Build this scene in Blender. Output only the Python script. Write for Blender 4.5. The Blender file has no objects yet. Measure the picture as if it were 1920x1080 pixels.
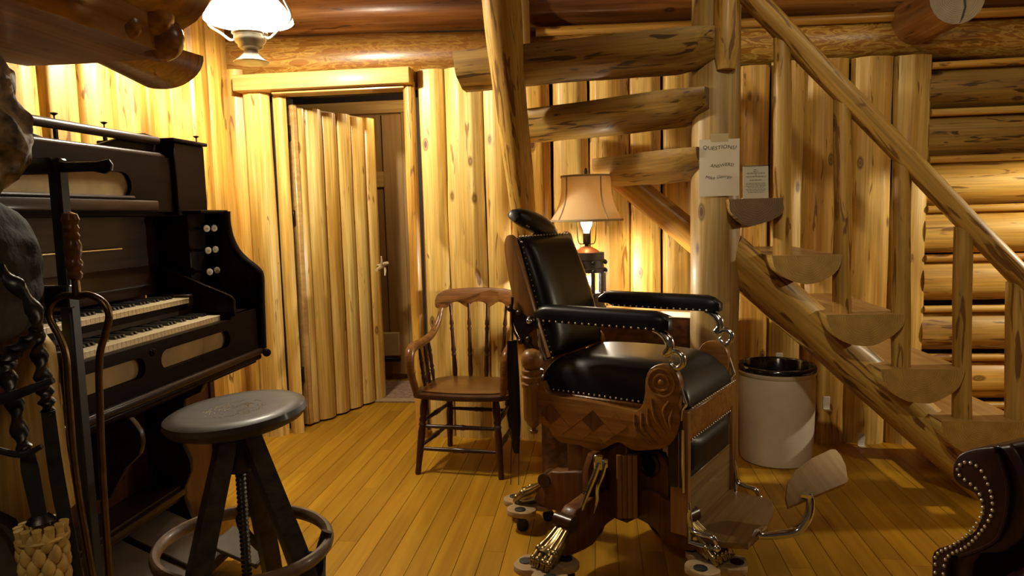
import bpy, bmesh, math, random
from mathutils import Vector, Matrix, noise
random.seed(7)
PI = math.pi
scene = bpy.context.scene
COL = scene.collection

# ------------------------------------------------------------------ camera, light, exposure
def cam_matrix(yaw, pitch, roll):
    fw = Vector((-math.sin(yaw)*math.cos(pitch), math.cos(yaw)*math.cos(pitch), math.sin(pitch)))
    r = Vector((math.cos(yaw), math.sin(yaw), 0)); u = r.cross(fw)
    r2 = r*math.cos(roll)-u*math.sin(roll); u2 = u*math.cos(roll)+r*math.sin(roll)
    m = Matrix.Identity(4)
    for i in range(3):
        m[i][0] = r2[i]; m[i][1] = u2[i]; m[i][2] = -fw[i]
    return m
cd = bpy.data.cameras.new('camera'); cd.sensor_width = 36; cd.lens = 1327/1920*36; cd.clip_start = .02
cam = bpy.data.objects.new('camera', cd); COL.objects.link(cam)
cam.matrix_world = Matrix.Translation((0, 0, 1.4)) @ cam_matrix(math.radians(7), math.radians(-5.9), math.radians(1.4))
scene.camera = cam
scene.view_settings.view_transform = 'Standard'; scene.view_settings.look = 'None'
scene.view_settings.gamma = 1; scene.view_settings.use_curve_mapping = False
scene.view_settings.exposure = 0.0
w = bpy.data.worlds.new('world'); scene.world = w; w.use_nodes = True
w.node_tree.nodes['Background'].inputs[0].default_value = (1, .8, .55, 1)
w.node_tree.nodes['Background'].inputs[1].default_value = .03
scene.cycles.max_bounces = 8; scene.cycles.diffuse_bounces = 4; scene.cycles.glossy_bounces = 4
scene.cycles.transmission_bounces = 6; scene.cycles.sample_clamp_indirect = 4
scene.cycles.caustics_reflective = False; scene.cycles.caustics_refractive = False
scene.cycles.use_denoising = True
def lamp(name, typ, loc, power, color, size=.05, rot=None, spot=None):
    l = bpy.data.lights.new(name, typ); l.energy = power; l.color = color
    if typ == 'AREA': l.shape = 'DISK'; l.size = size
    else: l.shadow_soft_size = size
    if spot: l.spot_size = math.radians(spot); l.spot_blend = .25
    o = bpy.data.objects.new(name, l); COL.objects.link(o); o.location = loc
    if rot: o.rotation_euler = [math.radians(a) for a in rot]
    return o
LAMP1 = (-1.63, 3.298, 2.316)
lamp('hanging_lamp_light', 'POINT', LAMP1, 290, (1, .9, .7), .05)
lamp('hanging_lamp_shade_light', 'AREA', (-1.63, 3.298, 2.385), 60, (1, .9, .7), .3)
lamp('hub_lamp_light', 'POINT', (-.06, 3.86, 1.035), 60, (1, .9, .72), .02)
lamp('shade_bulb_light', 'POINT', (-.06, 3.86, 1.42), 2.6, (1, .86, .6), .02)
lamp('side_lamp_light', 'SPOT', (3.2, 3.55, 1.69), 95, (1, .86, .6), .03, (0, 0, 0), 176).data.spot_blend = .08
lamp('room_ceiling_light', 'POINT', (2.0, 2.75, 2.92), 22, (1, .84, .56), .3)
lamp('rear_fill_light', 'AREA', (-.5, -.5, 2.6), 10, (1, .82, .55), .6, (22, 0, 0))  # added soft fill behind the camera, no fixture there
lamp('stair_fill_spot', 'SPOT', (.4, .6, 2.95), 92, (1, .85, .58), .08, (63, 0, -15), 50).data.spot_blend = .6  # invented spot, added to brighten the post and stairs from the front
lamp('hall_fill_light', 'POINT', (-1.35, 5.2, 2.3), 14, (1, .82, .55), .1)  # small unseen light added to lift the hallway

# ------------------------------------------------------------------ materials
def nodes(name):
    m = bpy.data.materials.new(name); m.use_nodes = True
    nt = m.node_tree; b = nt.nodes['Principled BSDF']
    return m, nt, b
def N(nt, t, **k):
    n = nt.nodes.new(t)
    for a, v in k.items():
        if isinstance(v, (int, float, str, bool)) and hasattr(n, a): setattr(n, a, v)
    return n
def L(nt, a, b): nt.links.new(a, b)
def val(n, key, v): n.inputs[key].default_value = v
def c4(c): return (c[0], c[1], c[2], 1)
def objvec(nt, scale, axis='Z', rnd=True):
    """object coordinates (+ a random shift per object), scaled; the grain runs along `axis`"""
    tc = N(nt, 'ShaderNodeTexCoord'); out = tc.outputs['Object']
    if axis != 'Z':
        sp = N(nt, 'ShaderNodeSeparateXYZ'); cb = N(nt, 'ShaderNodeCombineXYZ'); L(nt, out, sp.inputs[0])
        o = {'X': ('Y', 'Z', 'X'), 'Y': ('X', 'Z', 'Y')}[axis]
        for i, a in enumerate(o): L(nt, sp.outputs[a], cb.inputs[i])
        out = cb.outputs[0]
    if rnd:
        oi = N(nt, 'ShaderNodeObjectInfo'); mu = N(nt, 'ShaderNodeVectorMath', operation='SCALE')
        cv = N(nt, 'ShaderNodeCombineXYZ'); cv.inputs[0].default_value = 7; cv.inputs[1].default_value = 13; 
        m1 = N(nt, 'ShaderNodeMath', operation='MULTIPLY'); L(nt, oi.outputs['Random'], m1.inputs[0]); m1.inputs[1].default_value = 41
        for i in range(3): L(nt, m1.outputs[0], cv.inputs[i])
        ad = N(nt, 'ShaderNodeVectorMath', operation='ADD'); L(nt, out, ad.inputs[0]); L(nt, cv.outputs[0], ad.inputs[1])
        out = ad.outputs[0]
    return out
def scaled(nt, v, s):
    m = N(nt, 'ShaderNodeVectorMath', operation='MULTIPLY'); L(nt, v, m.inputs[0]); m.inputs[1].default_value = s
    return m.outputs[0]
def noise_t(nt, v, s, detail=3, dist=0, rough=.5):
    n = N(nt, 'ShaderNodeTexNoise'); val(n, 'Scale', 1); val(n, 'Detail', detail); val(n, 'Distortion', dist); val(n, 'Roughness', rough)
    L(nt, scaled(nt, v, s), n.inputs['Vector']); return n.outputs['Fac']
def ramp(nt, f, stops, interp='LINEAR'):
    r = N(nt, 'ShaderNodeValToRGB'); cr = r.color_ramp; cr.interpolation = interp
    while len(cr.elements) < len(stops): cr.elements.new(.5)
    for e, (p, c) in zip(cr.elements, stops):
        e.position = p; e.color = c4(c) if not isinstance(c, (int, float)) else (c, c, c, 1)
    L(nt, f, r.inputs[0]); return r.outputs[0]
def mix(nt, fac, a, b, mode='MIX'):
    m = N(nt, 'ShaderNodeMix', data_type='RGBA', blend_type=mode); m.clamp_factor = True
    if isinstance(fac, (int, float)): m.inputs[0].default_value = fac
    else: L(nt, fac, m.inputs[0])
    for i, x in ((6, a), (7, b)):
        if isinstance(x, tuple): m.inputs[i].default_value = c4(x)
        else: L(nt, x, m.inputs[i])
    return m.outputs[2]
def bump(nt, b, h, strength, dist=.01):
    bp = N(nt, 'ShaderNodeBump'); val(bp, 'Strength', strength); val(bp, 'Distance', dist)
    L(nt, h, bp.inputs['Height']); L(nt, bp.outputs[0], b.inputs['Normal'])
def fin(m, b, rough=.5, coat=0, metal=0, spec=.5, coat_r=.15):
    val(b, 'Roughness', rough); val(b, 'Metallic', metal); val(b, 'Coat Weight', coat); val(b, 'Coat Roughness', coat_r)
    val(b, 'Specular IOR Level', spec); return m

def m_log(name, light, mid, dark, fleck, fleck_amt=.66, knots=True, rough=.5, coat=.12, axis='Z', contrast=1, tint=.25, wavy=False):
    m, nt, b = nodes(name); v = objvec(nt, None, axis)
    n1 = noise_t(nt, v, (9, 9, .8), 4, .3)
    col = ramp(nt, n1, [(.3, dark), (.47, mid), (.62, light)])
    if wavy:
        n4 = noise_t(nt, v, (20, 20, 5), 3, 2.4)
        col = mix(nt, ramp(nt, n4, [(.46, 0.), (.54, .8), (.6, .25)]), mid, light)
        col = mix(nt, ramp(nt, noise_t(nt, v, (3, 3, .7), 3), [(.35, 0.), (.65, .85)]), col, dark)
    n2 = noise_t(nt, v, (85, 85, 2.2), 4)
    col = mix(nt, .75, col, ramp(nt, n2, [(.3, .55), (.7, 1.15)]), 'MULTIPLY')
    n3 = noise_t(nt, v, (32, 32, 4.2), 2, .9)
    col = mix(nt, ramp(nt, n3, [(fleck_amt, 0.), (fleck_amt+.06, .85)]), col, fleck)
    if knots:
        vo = N(nt, 'ShaderNodeTexVoronoi'); val(vo, 'Scale', 1); val(vo, 'Randomness', 1)
        L(nt, scaled(nt, v, (6.5, 6.5, 2.9)), vo.inputs['Vector'])
        kn = ramp(nt, vo.outputs['Distance'], [(.06, 1.), (.085, .5), (.1, .9), (.15, 0.)])
        sep = N(nt, 'ShaderNodeSeparateColor'); L(nt, vo.outputs['Color'], sep.inputs[0])
        kk = N(nt, 'ShaderNodeMath', operation='MULTIPLY'); L(nt, kn, kk.inputs[0])
        L(nt, ramp(nt, sep.outputs[0], [(.35, 0.), (.4, 1.)]), kk.inputs[1])
        col = mix(nt, kk.outputs[0], col, (fleck[0]*.55, fleck[1]*.5, fleck[2]*.5))
    oi = N(nt, 'ShaderNodeObjectInfo')
    col = mix(nt, tint, col, ramp(nt, oi.outputs['Random'], [(0, (.55, .5, .42)), (.5, (1, .95, .85)), (1, (1.25, 1.25, 1.2))]), 'MULTIPLY')
    L(nt, col, b.inputs['Base Color'])
    bump(nt, b, n1, .25, .012)
    return fin(m, b, rough, coat, 0, .4, .25)
def m_end(name, light, dark, rough=.6):
    """sawn end grain: rings round the log's own axis"""
    m, nt, b = nodes(name); v = objvec(nt, None, 'Z', False)
    sc = scaled(nt, v, (1, 1, 0)); ln = N(nt, 'ShaderNodeVectorMath', operation='LENGTH'); L(nt, sc, ln.inputs[0])
    nz = noise_t(nt, v, (9, 9, 0), 2)
    a = N(nt, 'ShaderNodeMath', operation='MULTIPLY_ADD'); L(nt, nz, a.inputs[0]); a.inputs[1].default_value = .05; L(nt, ln.outputs['Value'], a.inputs[2])
    s = N(nt, 'ShaderNodeMath', operation='MULTIPLY'); L(nt, a.outputs[0], s.inputs[0]); s.inputs[1].default_value = 700
    si = N(nt, 'ShaderNodeMath', operation='SINE'); L(nt, s.outputs[0], si.inputs[0])
    col = ramp(nt, si.outputs[0], [(0, dark), (.9, light)])
    col = mix(nt, .6, col, ramp(nt, noise_t(nt, v, (14, 14, 1), 3), [(.3, .55), (.7, 1.1)]), 'MULTIPLY')
    L(nt, col, b.inputs['Base Color']); return fin(m, b, rough)
def m_wood(name, light, dark, axis='X', rough=.35, coat=.4, stretch=40, bumpy=.05, tint=0, rnd=True, spec=.3):
    m, nt, b = nodes(name); v = objvec(nt, None, axis, rnd)
    n1 = noise_t(nt, v, (stretch, stretch, stretch*.06), 4, .6)
    n2 = noise_t(nt, v, (5, 5, 1), 2)
    col = ramp(nt, n1, [(.32, dark), (.68, light)])
    col = mix(nt, .4, col, ramp(nt, n2, [(.3, .55), (.7, 1.15)]), 'MULTIPLY')
    if tint:
        oi = N(nt, 'ShaderNodeObjectInfo')
        col = mix(nt, tint, col, ramp(nt, oi.outputs['Random'], [(0, (.5, .42, .3)), (.35, (.9, .9, .85)), (1, (1.2, 1.15, 1.0))]), 'MULTIPLY')
    L(nt, col, b.inputs['Base Color']); bump(nt, b, n1, bumpy, .004)
    return fin(m, b, rough, coat, 0, spec)
def m_plain(name, c, rough=.5, metal=0, coat=0, var=.25, scale=18, bumpy=.1, spec=.5, c2=None):
    m, nt, b = nodes(name); v = objvec(nt, None, 'Z', False)
    n = noise_t(nt, v, (scale,)*3, 4)
    lo = c2 or tuple(x*(1-var) for x in c)
    col = ramp(nt, n, [(.3, lo), (.7, tuple(x*(1+var*.4) for x in c))])
    L(nt, col, b.inputs['Base Color'])
    if bumpy: bump(nt, b, n, bumpy, .004)
    return fin(m, b, rough, coat, metal, spec)
def m_emit(name, c, s):
    m, nt, b = nodes(name); val(b, 'Base Color', (.9, .88, .82, 1)); val(b, 'Emission Color', c4(c)); val(b, 'Emission Strength', s)
    return fin(m, b, .25)

def m_glassglow(name, c, s, clear=.85):
    """glass that glows and lets the light inside it out"""
    m, nt, b = nodes(name); val(b, 'Base Color', (.85, .83, .78, 1)); val(b, 'Roughness', .25)
    val(b, 'Emission Color', c4(c)); val(b, 'Emission Strength', s)
    tr = N(nt, 'ShaderNodeBsdfTransparent'); mx = N(nt, 'ShaderNodeMixShader'); mx.inputs[0].default_value = clear
    L(nt, b.outputs[0], mx.inputs[1]); L(nt, tr.outputs[0], mx.inputs[2]); L(nt, mx.outputs[0], nt.nodes['Material Output'].inputs[0])
    return m
M = {}
M['log'] = m_log('peeled_log', (.74, .475, .12), (.62, .35, .06), (.42, .19, .025), (.16, .055, .008), .63)
M['log_pale'] = m_log('pale_peeled_log', (.8, .57, .185), (.7, .45, .11), (.53, .285, .045), (.2, .075, .014), .655)
M['log_door'] = m_log('varnished_door_log', (.82, .6, .2), (.72, .47, .12), (.55, .3, .05), (.2, .075, .014), .67, rough=.42, coat=.6)
M['log_amber'] = m_log('amber_peeled_log', (.7, .42, .085), (.52, .265, .04), (.3, .12, .016), (.11, .04, .008), .64, rough=.42, coat=.25)
M['log_wavy'] = m_log('curly_figured_log', (.78, .52, .12), (.36, .155, .02), (.17, .06, .01), (.07, .022, .006), .7, False, .38, .35, wavy=True)
M['log_red'] = m_log('dark_red_log', (.36, .15, .035), (.22, .08, .016), (.1, .035, .008), (.05, .016, .005), .66, True, .38, .35)
M['log_stair'] = m_log('stair_log', (.58, .37, .09), (.46, .255, .048), (.27, .125, .02), (.1, .034, .008), .6)
M['log_pole'] = m_log('streaked_pole_log', (.62, .4, .105), (.52, .3, .06), (.36, .18, .032), (.13, .05, .012), .57)
M['log_brown'] = m_log('brown_tread_log', (.44, .28, .075), (.33, .19, .042), (.18, .09, .018), (.04, .015, .005), .6)
M['log_post'] = m_log('post_log', (.52, .37, .15), (.44, .29, .1), (.34, .2, .06), (.13, .06, .02), .74, tint=0)
M['end_pale'] = m_end('sawn_end_pale', (.52, .335, .1), (.43, .255, .062))
M['end_brown'] = m_end('sawn_end_brown', (.19, .115, .05), (.135, .075, .03))
M['end_grey'] = m_end('sawn_end_grey', (.34, .27, .17), (.26, .19, .11))
M['board'] = m_wood('pine_board', (.6, .38, .13), (.46, .26, .075), 'X', .45, .2, 30, .05, .2)
M['board_v'] = m_wood('pine_board_upright', (.42, .25, .085), (.33, .175, .05), 'Z', .5, .15, 24, .05, .2)
M['floor'] = m_wood('floor_plank', (.54, .295, .02), (.41, .2, .01), 'Y', .42, .08, 26, .04, .4)
M['floor_gap'] = m_plain('floor_gap', (.2, .09, .012), .8)
M['tread'] = m_wood('tread_top', (.46, .28, .1), (.35, .19, .06), 'Z', .5, .1, 30, .04)
M['ceil'] = m_wood('ceiling_board', (.3, .15, .04), (.2, .09, .02), 'X', .5, .1, 22, .05, .3)
M['dark'] = m_plain('dark_gap', (.02, .012, .006), .9)
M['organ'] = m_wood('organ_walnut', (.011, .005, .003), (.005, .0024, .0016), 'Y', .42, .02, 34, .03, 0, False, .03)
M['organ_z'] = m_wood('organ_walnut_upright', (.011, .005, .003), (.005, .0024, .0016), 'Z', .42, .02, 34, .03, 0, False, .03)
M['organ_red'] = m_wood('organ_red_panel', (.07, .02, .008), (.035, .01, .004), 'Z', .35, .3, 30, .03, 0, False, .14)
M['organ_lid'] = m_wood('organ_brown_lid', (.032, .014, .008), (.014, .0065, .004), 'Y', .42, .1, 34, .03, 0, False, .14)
M['cloth_tan'] = m_plain('tan_grille_cloth', (.3, .2, .07), .8, var=.3, scale=9, bumpy=.2)
M['ivory'] = m_plain('ivory_key', (.62, .5, .3), .3, coat=.3, var=.12, scale=60, bumpy=0)
M['ebony'] = m_plain('ebony_key', (.012, .011, .011), .3, coat=.2, var=.2)
M['grey_board'] = m_plain('worn_pedal_board', (.075, .055, .042), .6, var=.4, scale=12)
M['oak'] = m_wood('carved_oak', (.3, .135, .028), (.165, .065, .012), 'X', .36, .1, 45, .08, 0, False)
M['oak_z'] = m_wood('oak_upright', (.32, .15, .042), (.2, .085, .022), 'Z', .38, .1, 45, .06, 0, False)
M['oak_dark'] = m_wood('dark_oak', (.16, .062, .017), (.09, .032, .009), 'Z', .4, .1, 45, .06, 0, False)
M['oak_lt'] = m_wood('oak_inlay', (.34, .15, .036), (.22, .085, .02), 'X', .36, .1, 45, .06, 0, False)
M['oak_y'] = m_wood('oak_footboard', (.27, .165, .062), (.17, .095, .032), 'Y', .5, .1, 45, .06, 0, False)
M['raw_ply'] = m_wood('raw_plywood', (.5, .36, .19), (.4, .27, .13), 'Y', .6, 0, 40, .05, 0, False)
M['chair_wood'] = m_wood('captain_chair_oak', (.19, .075, .016), (.09, .033, .008), 'X', .3, .1, 50, .05, 0, False)
M['chair_seat'] = m_wood('captain_chair_seat', (.21, .1, .024), (.13, .056, .012), 'X', .28, .1, 40, .05, 0, False)
M['chair_dark'] = m_wood('captain_chair_dark', (.06, .022, .009), (.03, .011, .005), 'Z', .3, .1, 50, .05, 0, False)
M['stool'] = m_wood('stool_wood', (.052, .038, .026), (.022, .015, .01), 'X', .48, .06, 30, .1, 0, False, .2)
M['stool_hoop'] = m_wood('stool_hoop_wood', (.16, .1, .055), (.085, .052, .028), 'X', .45, .1, 30, .1, 0, False)
M['worn_tan'] = m_plain('worn_tan_wood', (.24, .17, .085), .5, var=.3)
M['black_leather'] = m_plain('black_leather', (.006, .006, .006), .36, var=.3, scale=90, bumpy=.05, coat=.05, spec=.3)
M['burgundy'] = m_plain('burgundy_leather', (.022, .0045, .006), .36, var=.35, scale=60, bumpy=.04, coat=.03, spec=.35)
M['chrome'] = m_plain('nickel_plate', (.72, .76, .8), .16, 1, var=.15, scale=25, bumpy=.02)
M['brass'] = m_plain('aged_brass', (.42, .33, .16), .3, 1, var=.3, scale=30, bumpy=.05)
M['old_brass'] = m_plain('dull_brass', (.17, .105, .045), .36, 1, var=.35, scale=30, bumpy=.05)
M['bronze'] = m_plain('dark_bronze', (.07, .055, .04), .4, 1, var=.3)
M['iron'] = m_plain('black_iron', (.014, .013, .012), .5, .3, var=.4, scale=50, bumpy=.25)
M['iron_grey'] = m_plain('forged_iron', (.045, .042, .04), .38, .85, var=.4, scale=40, bumpy=.3)
M['black'] = m_plain('black_paint', (.007, .007, .007), .45, var=.2)
M['nail'] = m_plain('nailhead_metal', (.62, .54, .42), .35, .85, var=.1)
M['rock_tan'] = m_plain('lichen_rock', (.36, .29, .17), .85, var=.5, scale=34, bumpy=1.0, c2=(.045, .04, .034))
M['rock_grey'] = m_plain('dark_granite', (.04, .034, .025), .85, var=.5, scale=60, bumpy=.5, spec=.12, c2=(.035, .03, .024))
M['mortar'] = m_plain('mortar', (.12, .1, .08), .9)
M['burl'] = m_log('burl_slab', (.62, .33, .07), (.46, .21, .035), (.25, .1, .016), (.05, .015, .005), .66, False, .28, .6, axis='Y', tint=0)
M['slab'] = m_log('split_slab', (.78, .54, .2), (.68, .42, .12), (.5, .26, .05), (.2, .08, .02), .68, True, .5, .1, tint=0)
M['straw'] = m_plain('broom_straw', (.55, .36, .1), .6, var=.35, scale=40, bumpy=.3)
M['bark'] = m_plain('varnished_bark', (.1, .034, .014), .5, var=.6, scale=26, bumpy=.9, coat=.2, c2=(.022, .008, .004))
M['crock'] = m_plain('stoneware_glaze', (.66, .6, .48), .35, var=.1, scale=9, bumpy=.02, coat=.3)
M['crock_in'] = m_plain('black_glaze', (.01, .01, .012), .12, coat=.4, var=.2)
def m_linen():
    m, nt, b = nodes('linen_shade'); val(b, 'Base Color', (.78, .61, .35, 1)); fin(m, b, .8, 0, 0, .2)
    t = N(nt, 'ShaderNodeBsdfTranslucent'); t.inputs[0].default_value = (.8, .6, .33, 1); mx = N(nt, 'ShaderNodeMixShader'); mx.inputs[0].default_value = .4
    L(nt, b.outputs[0], mx.inputs[1]); L(nt, t.outputs[0], mx.inputs[2]); L(nt, mx.outputs[0], nt.nodes['Material Output'].inputs[0]); return m
M['shade'] = m_linen()
M['trim_tan'] = m_plain('tan_trim', (.42, .31, .16), .7, var=.15)
M['copper'] = m_plain('copper_cap', (.55, .17, .05), .4, .6, var=.2)
M['hub'] = m_plain('old_hub_wood', (.035, .022, .015), .55, var=.5, scale=40, bumpy=.5)
M['paper'] = m_plain('white_paper', (.76, .68, .54), .8, var=.03, bumpy=0)
M['tape'] = m_plain('masking_tape', (.55, .45, .24), .7, var=.05)
M['ink'] = m_plain('black_ink', (.015, .013, .012), .6, var=.1, bumpy=0)
M['placard'] = m_plain('placard_card', (.47, .43, .31), .5, var=.05, bumpy=0, coat=.3)
M['ink_grey'] = m_plain('grey_print', (.16, .14, .1), .6, var=.1, bumpy=0)
M['rubber'] = m_plain('black_rubber', (.012, .012, .012), .6, var=.2)
M['white'] = m_plain('white_enamel', (.8, .76, .68), .35, var=.05, bumpy=0)
M['pewter'] = m_plain('pewter', (.33, .29, .22), .28, .7, var=.2, coat=.2)
M['rug'] = m_plain('hall_rug', (.38, .25, .17), .95, var=.5, scale=40, bumpy=.5)
M['glow'] = m_glassglow('lit_chimney_glass', (1, .97, .9), 4.0)
M['spare_glow'] = m_glassglow('lit_shade_bulb', (1, .93, .8), 6.0, .7)
M['glass_shade'] = m_glassglow('lit_opal_shade', (1, .95, .86), 1.3, .42)
M['bulb'] = m_glassglow('lit_bulb', (1, .97, .92), 60.0)
M['antler'] = m_plain('antler', (.6, .48, .28), .5, var=.2)
M['heater'] = m_plain('cream_heater', (.6, .47, .24), .5, var=.05)
# ------------------------------------------------------------------ mesh helpers
def tag(o, label=None, cat=None, group=None, kind=None):
    for k, v in (('label', label), ('category', cat), ('group', group), ('kind', kind)):
        if v: o[k] = v
    return o
def obj(name, bm, mats, parent=None, mat=None, smooth=40):
    me = bpy.data.meshes.new(name)
    if bm is not None:
        bmesh.ops.recalc_face_normals(bm, faces=bm.faces)
        if smooth:
            a = math.radians(smooth)
            for f in bm.faces: f.smooth = True
            for e in bm.edges:
                if len(e.link_faces) == 2 and e.calc_face_angle(0) > a: e.smooth = False
        bm.to_mesh(me); bm.free()
    for m in (mats if isinstance(mats, (list, tuple)) else [mats]): me.materials.append(M[m] if isinstance(m, str) else m)
    o = bpy.data.objects.new(name, me); COL.objects.link(o)
    if parent: o.parent = parent
    if mat is not None: o.matrix_local = mat
    return o
def again(src, parent=None, mat=None):
    o = src.copy(); COL.objects.link(o); o.parent = parent
    if mat is not None: o.matrix_local = mat
    return o
def thing(name, label, cat, loc=(0, 0, 0), rz=0, group=None, kind=None):
    o = bpy.data.objects.new(name, None); COL.objects.link(o); o.empty_display_size = .1
    o.location = loc; o.rotation_euler = (0, 0, math.radians(rz))
    return tag(o, label, cat, group, kind)
def dup_tree(o, parent=None):
    c = o.copy(); COL.objects.link(c); c.parent = parent
    for ch in o.children: dup_tree(ch, c)
    return c
def frame(origin, zdir, ydir=(0, 0, 1)):
    """matrix whose local Z runs along zdir and whose local Y leans towards ydir"""
    z = Vector(zdir).normalized(); y = Vector(ydir); y = (y - z*y.dot(z))
    if y.length < 1e-6: y = Vector((0, 1, 0)) - z*z.y
    y.normalize(); x = y.cross(z); m = Matrix.Identity(4)
    for i in range(3): m[i][0] = x[i]; m[i][1] = y[i]; m[i][2] = z[i]; m[i][3] = origin[i]
    return m
def T(x, y, z): return Matrix.Translation((x, y, z))
def R(deg, ax): return Matrix.Rotation(math.radians(deg), 4, ax)
def log_bm(Ln, r0, r1, a0=0, a1=360, seed=0, bump_=.05, segs=22, rings=14, sq=1.0, bend=0.0, knob=0.0, facets=0, tip=0):
    """a peeled log along local Z; a0..a1 < 360 leaves a flat sawn face. caps use material 1, the flat face material 2 (if given)"""
    bm = bmesh.new(); full = abs(a1-a0) >= 359; vs = []; s = seed*17.3
    rf = random.Random(seed); fa = [(2*PI*(i+rf.uniform(-.25, .25))/max(facets, 1), rf.uniform(.93, 1.0), rf.uniform(0, 50)) for i in range(facets)]
    for i in range(rings+1):
        t = i/rings; z = Ln*t; r = r0+(r1-r0)*t; row = []
        if tip: r *= min(1, .72+z/tip*.28)
        bx = bend*math.sin(t*PI)*r0 + noise.noise((s, t*2.3, 3))*bump_*r*.8
        n = segs if full else segs+1
        for j in range(n):
            a = math.radians(a0+(a1-a0)*j/segs)
            k = 1+bump_*(noise.noise((math.cos(a)*1.6+s, math.sin(a)*1.6, z*2.1))*1.5+noise.noise((math.cos(a)*3+s, math.sin(a)*3+5, z*5.5))*.5)
            if facets:
                m_ = 1.08
                for f0, d0, q0 in fa:
                    c_ = math.cos(a-f0)
                    if c_ > .3: m_ = min(m_, (d0+.07*noise.noise((q0, z*1.7, 1))+.03*noise.noise((q0, z*5, 2)))/c_)
                k *= m_
            if knob: k += knob*max(0, noise.noise((math.cos(a)*2+s, math.sin(a)*2, z*4))-.25)
            row.append(bm.verts.new((bx+r*k*math.cos(a), r*k*math.sin(a)*sq, z)))
        vs.append(row)
    n = len(vs[0])
    for i in range(rings):
        for j in range(n if full else n-1):
            bm.faces.new((vs[i][j], vs[i][(j+1) % n], vs[i+1][(j+1) % n], vs[i+1][j]))
        if not full:
            f = bm.faces.new((vs[i][n-1], vs[i][0], vs[i+1][0], vs[i+1][n-1])); f.material_index = 2
    for row in (vs[0][::-1], vs[-1]):
        f = bm.faces.new(row); f.material_index = 1
    return bm
def log(name, p0, p1, r0, r1, mats, parent=None, ydir=(0, 0, 1), **k):
    p0, p1 = Vector(p0), Vector(p1)
    mats = list(mats) if isinstance(mats, (list, tuple)) else [mats]
    while len(mats) < 3: mats.append(mats[0] if len(mats) == 2 else ('end_pale' if len(mats) == 1 else mats[0]))
    return obj(name, log_bm((p1-p0).length, r0, r1, **k), mats, parent, frame(p0, p1-p0, ydir), 50)
def box_bm(x0, x1, y0, y1, z0, z1, bev=0, segs=1):
    bm = bmesh.new(); bmesh.ops.create_cube(bm, size=1)
    for v in bm.verts:
        v.co = ((x0+x1)/2+v.co.x*(x1-x0), (y0+y1)/2+v.co.y*(y1-y0), (z0+z1)/2+v.co.z*(z1-z0))
    if bev: bmesh.ops.bevel(bm, geom=bm.edges[:], offset=bev, segments=segs, affect='EDGES', profile=.5)
    return bm
def join(*bms):
    out = bms[0]
    for b in bms[1:]:
        me = bpy.data.meshes.new('t'); b.to_mesh(me); b.free(); out.from_mesh(me); bpy.data.meshes.remove(me)
    return out
def xf(bm, m): bm.transform(m); return bm
def lathe_bm(prof, segs=24, sq=1.0, cap=True):
    """prof: (radius, z) from bottom to top"""
    bm = bmesh.new(); rows = []
    for r, z in prof:
        if r < 1e-5: rows.append([bm.verts.new((0, 0, z))])
        else: rows.append([bm.verts.new((r*math.cos(2*PI*j/segs), sq*r*math.sin(2*PI*j/segs), z)) for j in range(segs)])
    for a, b in zip(rows, rows[1:]):
        for j in range(segs):
            k = (j+1) % segs
            if len(a) == 1 and len(b) == 1: continue
            if len(a) == 1: bm.faces.new((a[0], b[k], b[j]))
            elif len(b) == 1: bm.faces.new((a[j], a[k], b[0]))
            else: bm.faces.new((a[j], a[k], b[k], b[j]))
    if cap and len(rows[0]) > 1: bm.faces.new(rows[0][::-1])
    if cap and len(rows[-1]) > 1: bm.faces.new(rows[-1])
    return bm
def turned(name, p0, p1, prof, mats, parent, segs=14):
    """a turned spindle between two points; prof: (t, radius)"""
    p0, p1 = Vector(p0), Vector(p1); ln = (p1-p0).length
    return obj(name, lathe_bm([(r, t*ln) for t, r in prof], segs), mats, parent, frame(p0, p1-p0, (0, 1, .01)))
def smooth_path(pts, n=6):
    pts = [Vector(p) for p in pts]; out = []
    P = [pts[0]*2-pts[1]]+pts+[pts[-1]*2-pts[-2]]
    for i in range(1, len(P)-2):
        a, b, c, d = P[i-1:i+3]
        for k in range(n):
            t = k/n
            out.append(.5*((2*b)+(c-a)*t+(2*a-5*b+4*c-d)*t*t+(3*b-a-3*c+d)*t**3))
    out.append(pts[-1]); return out
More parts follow.
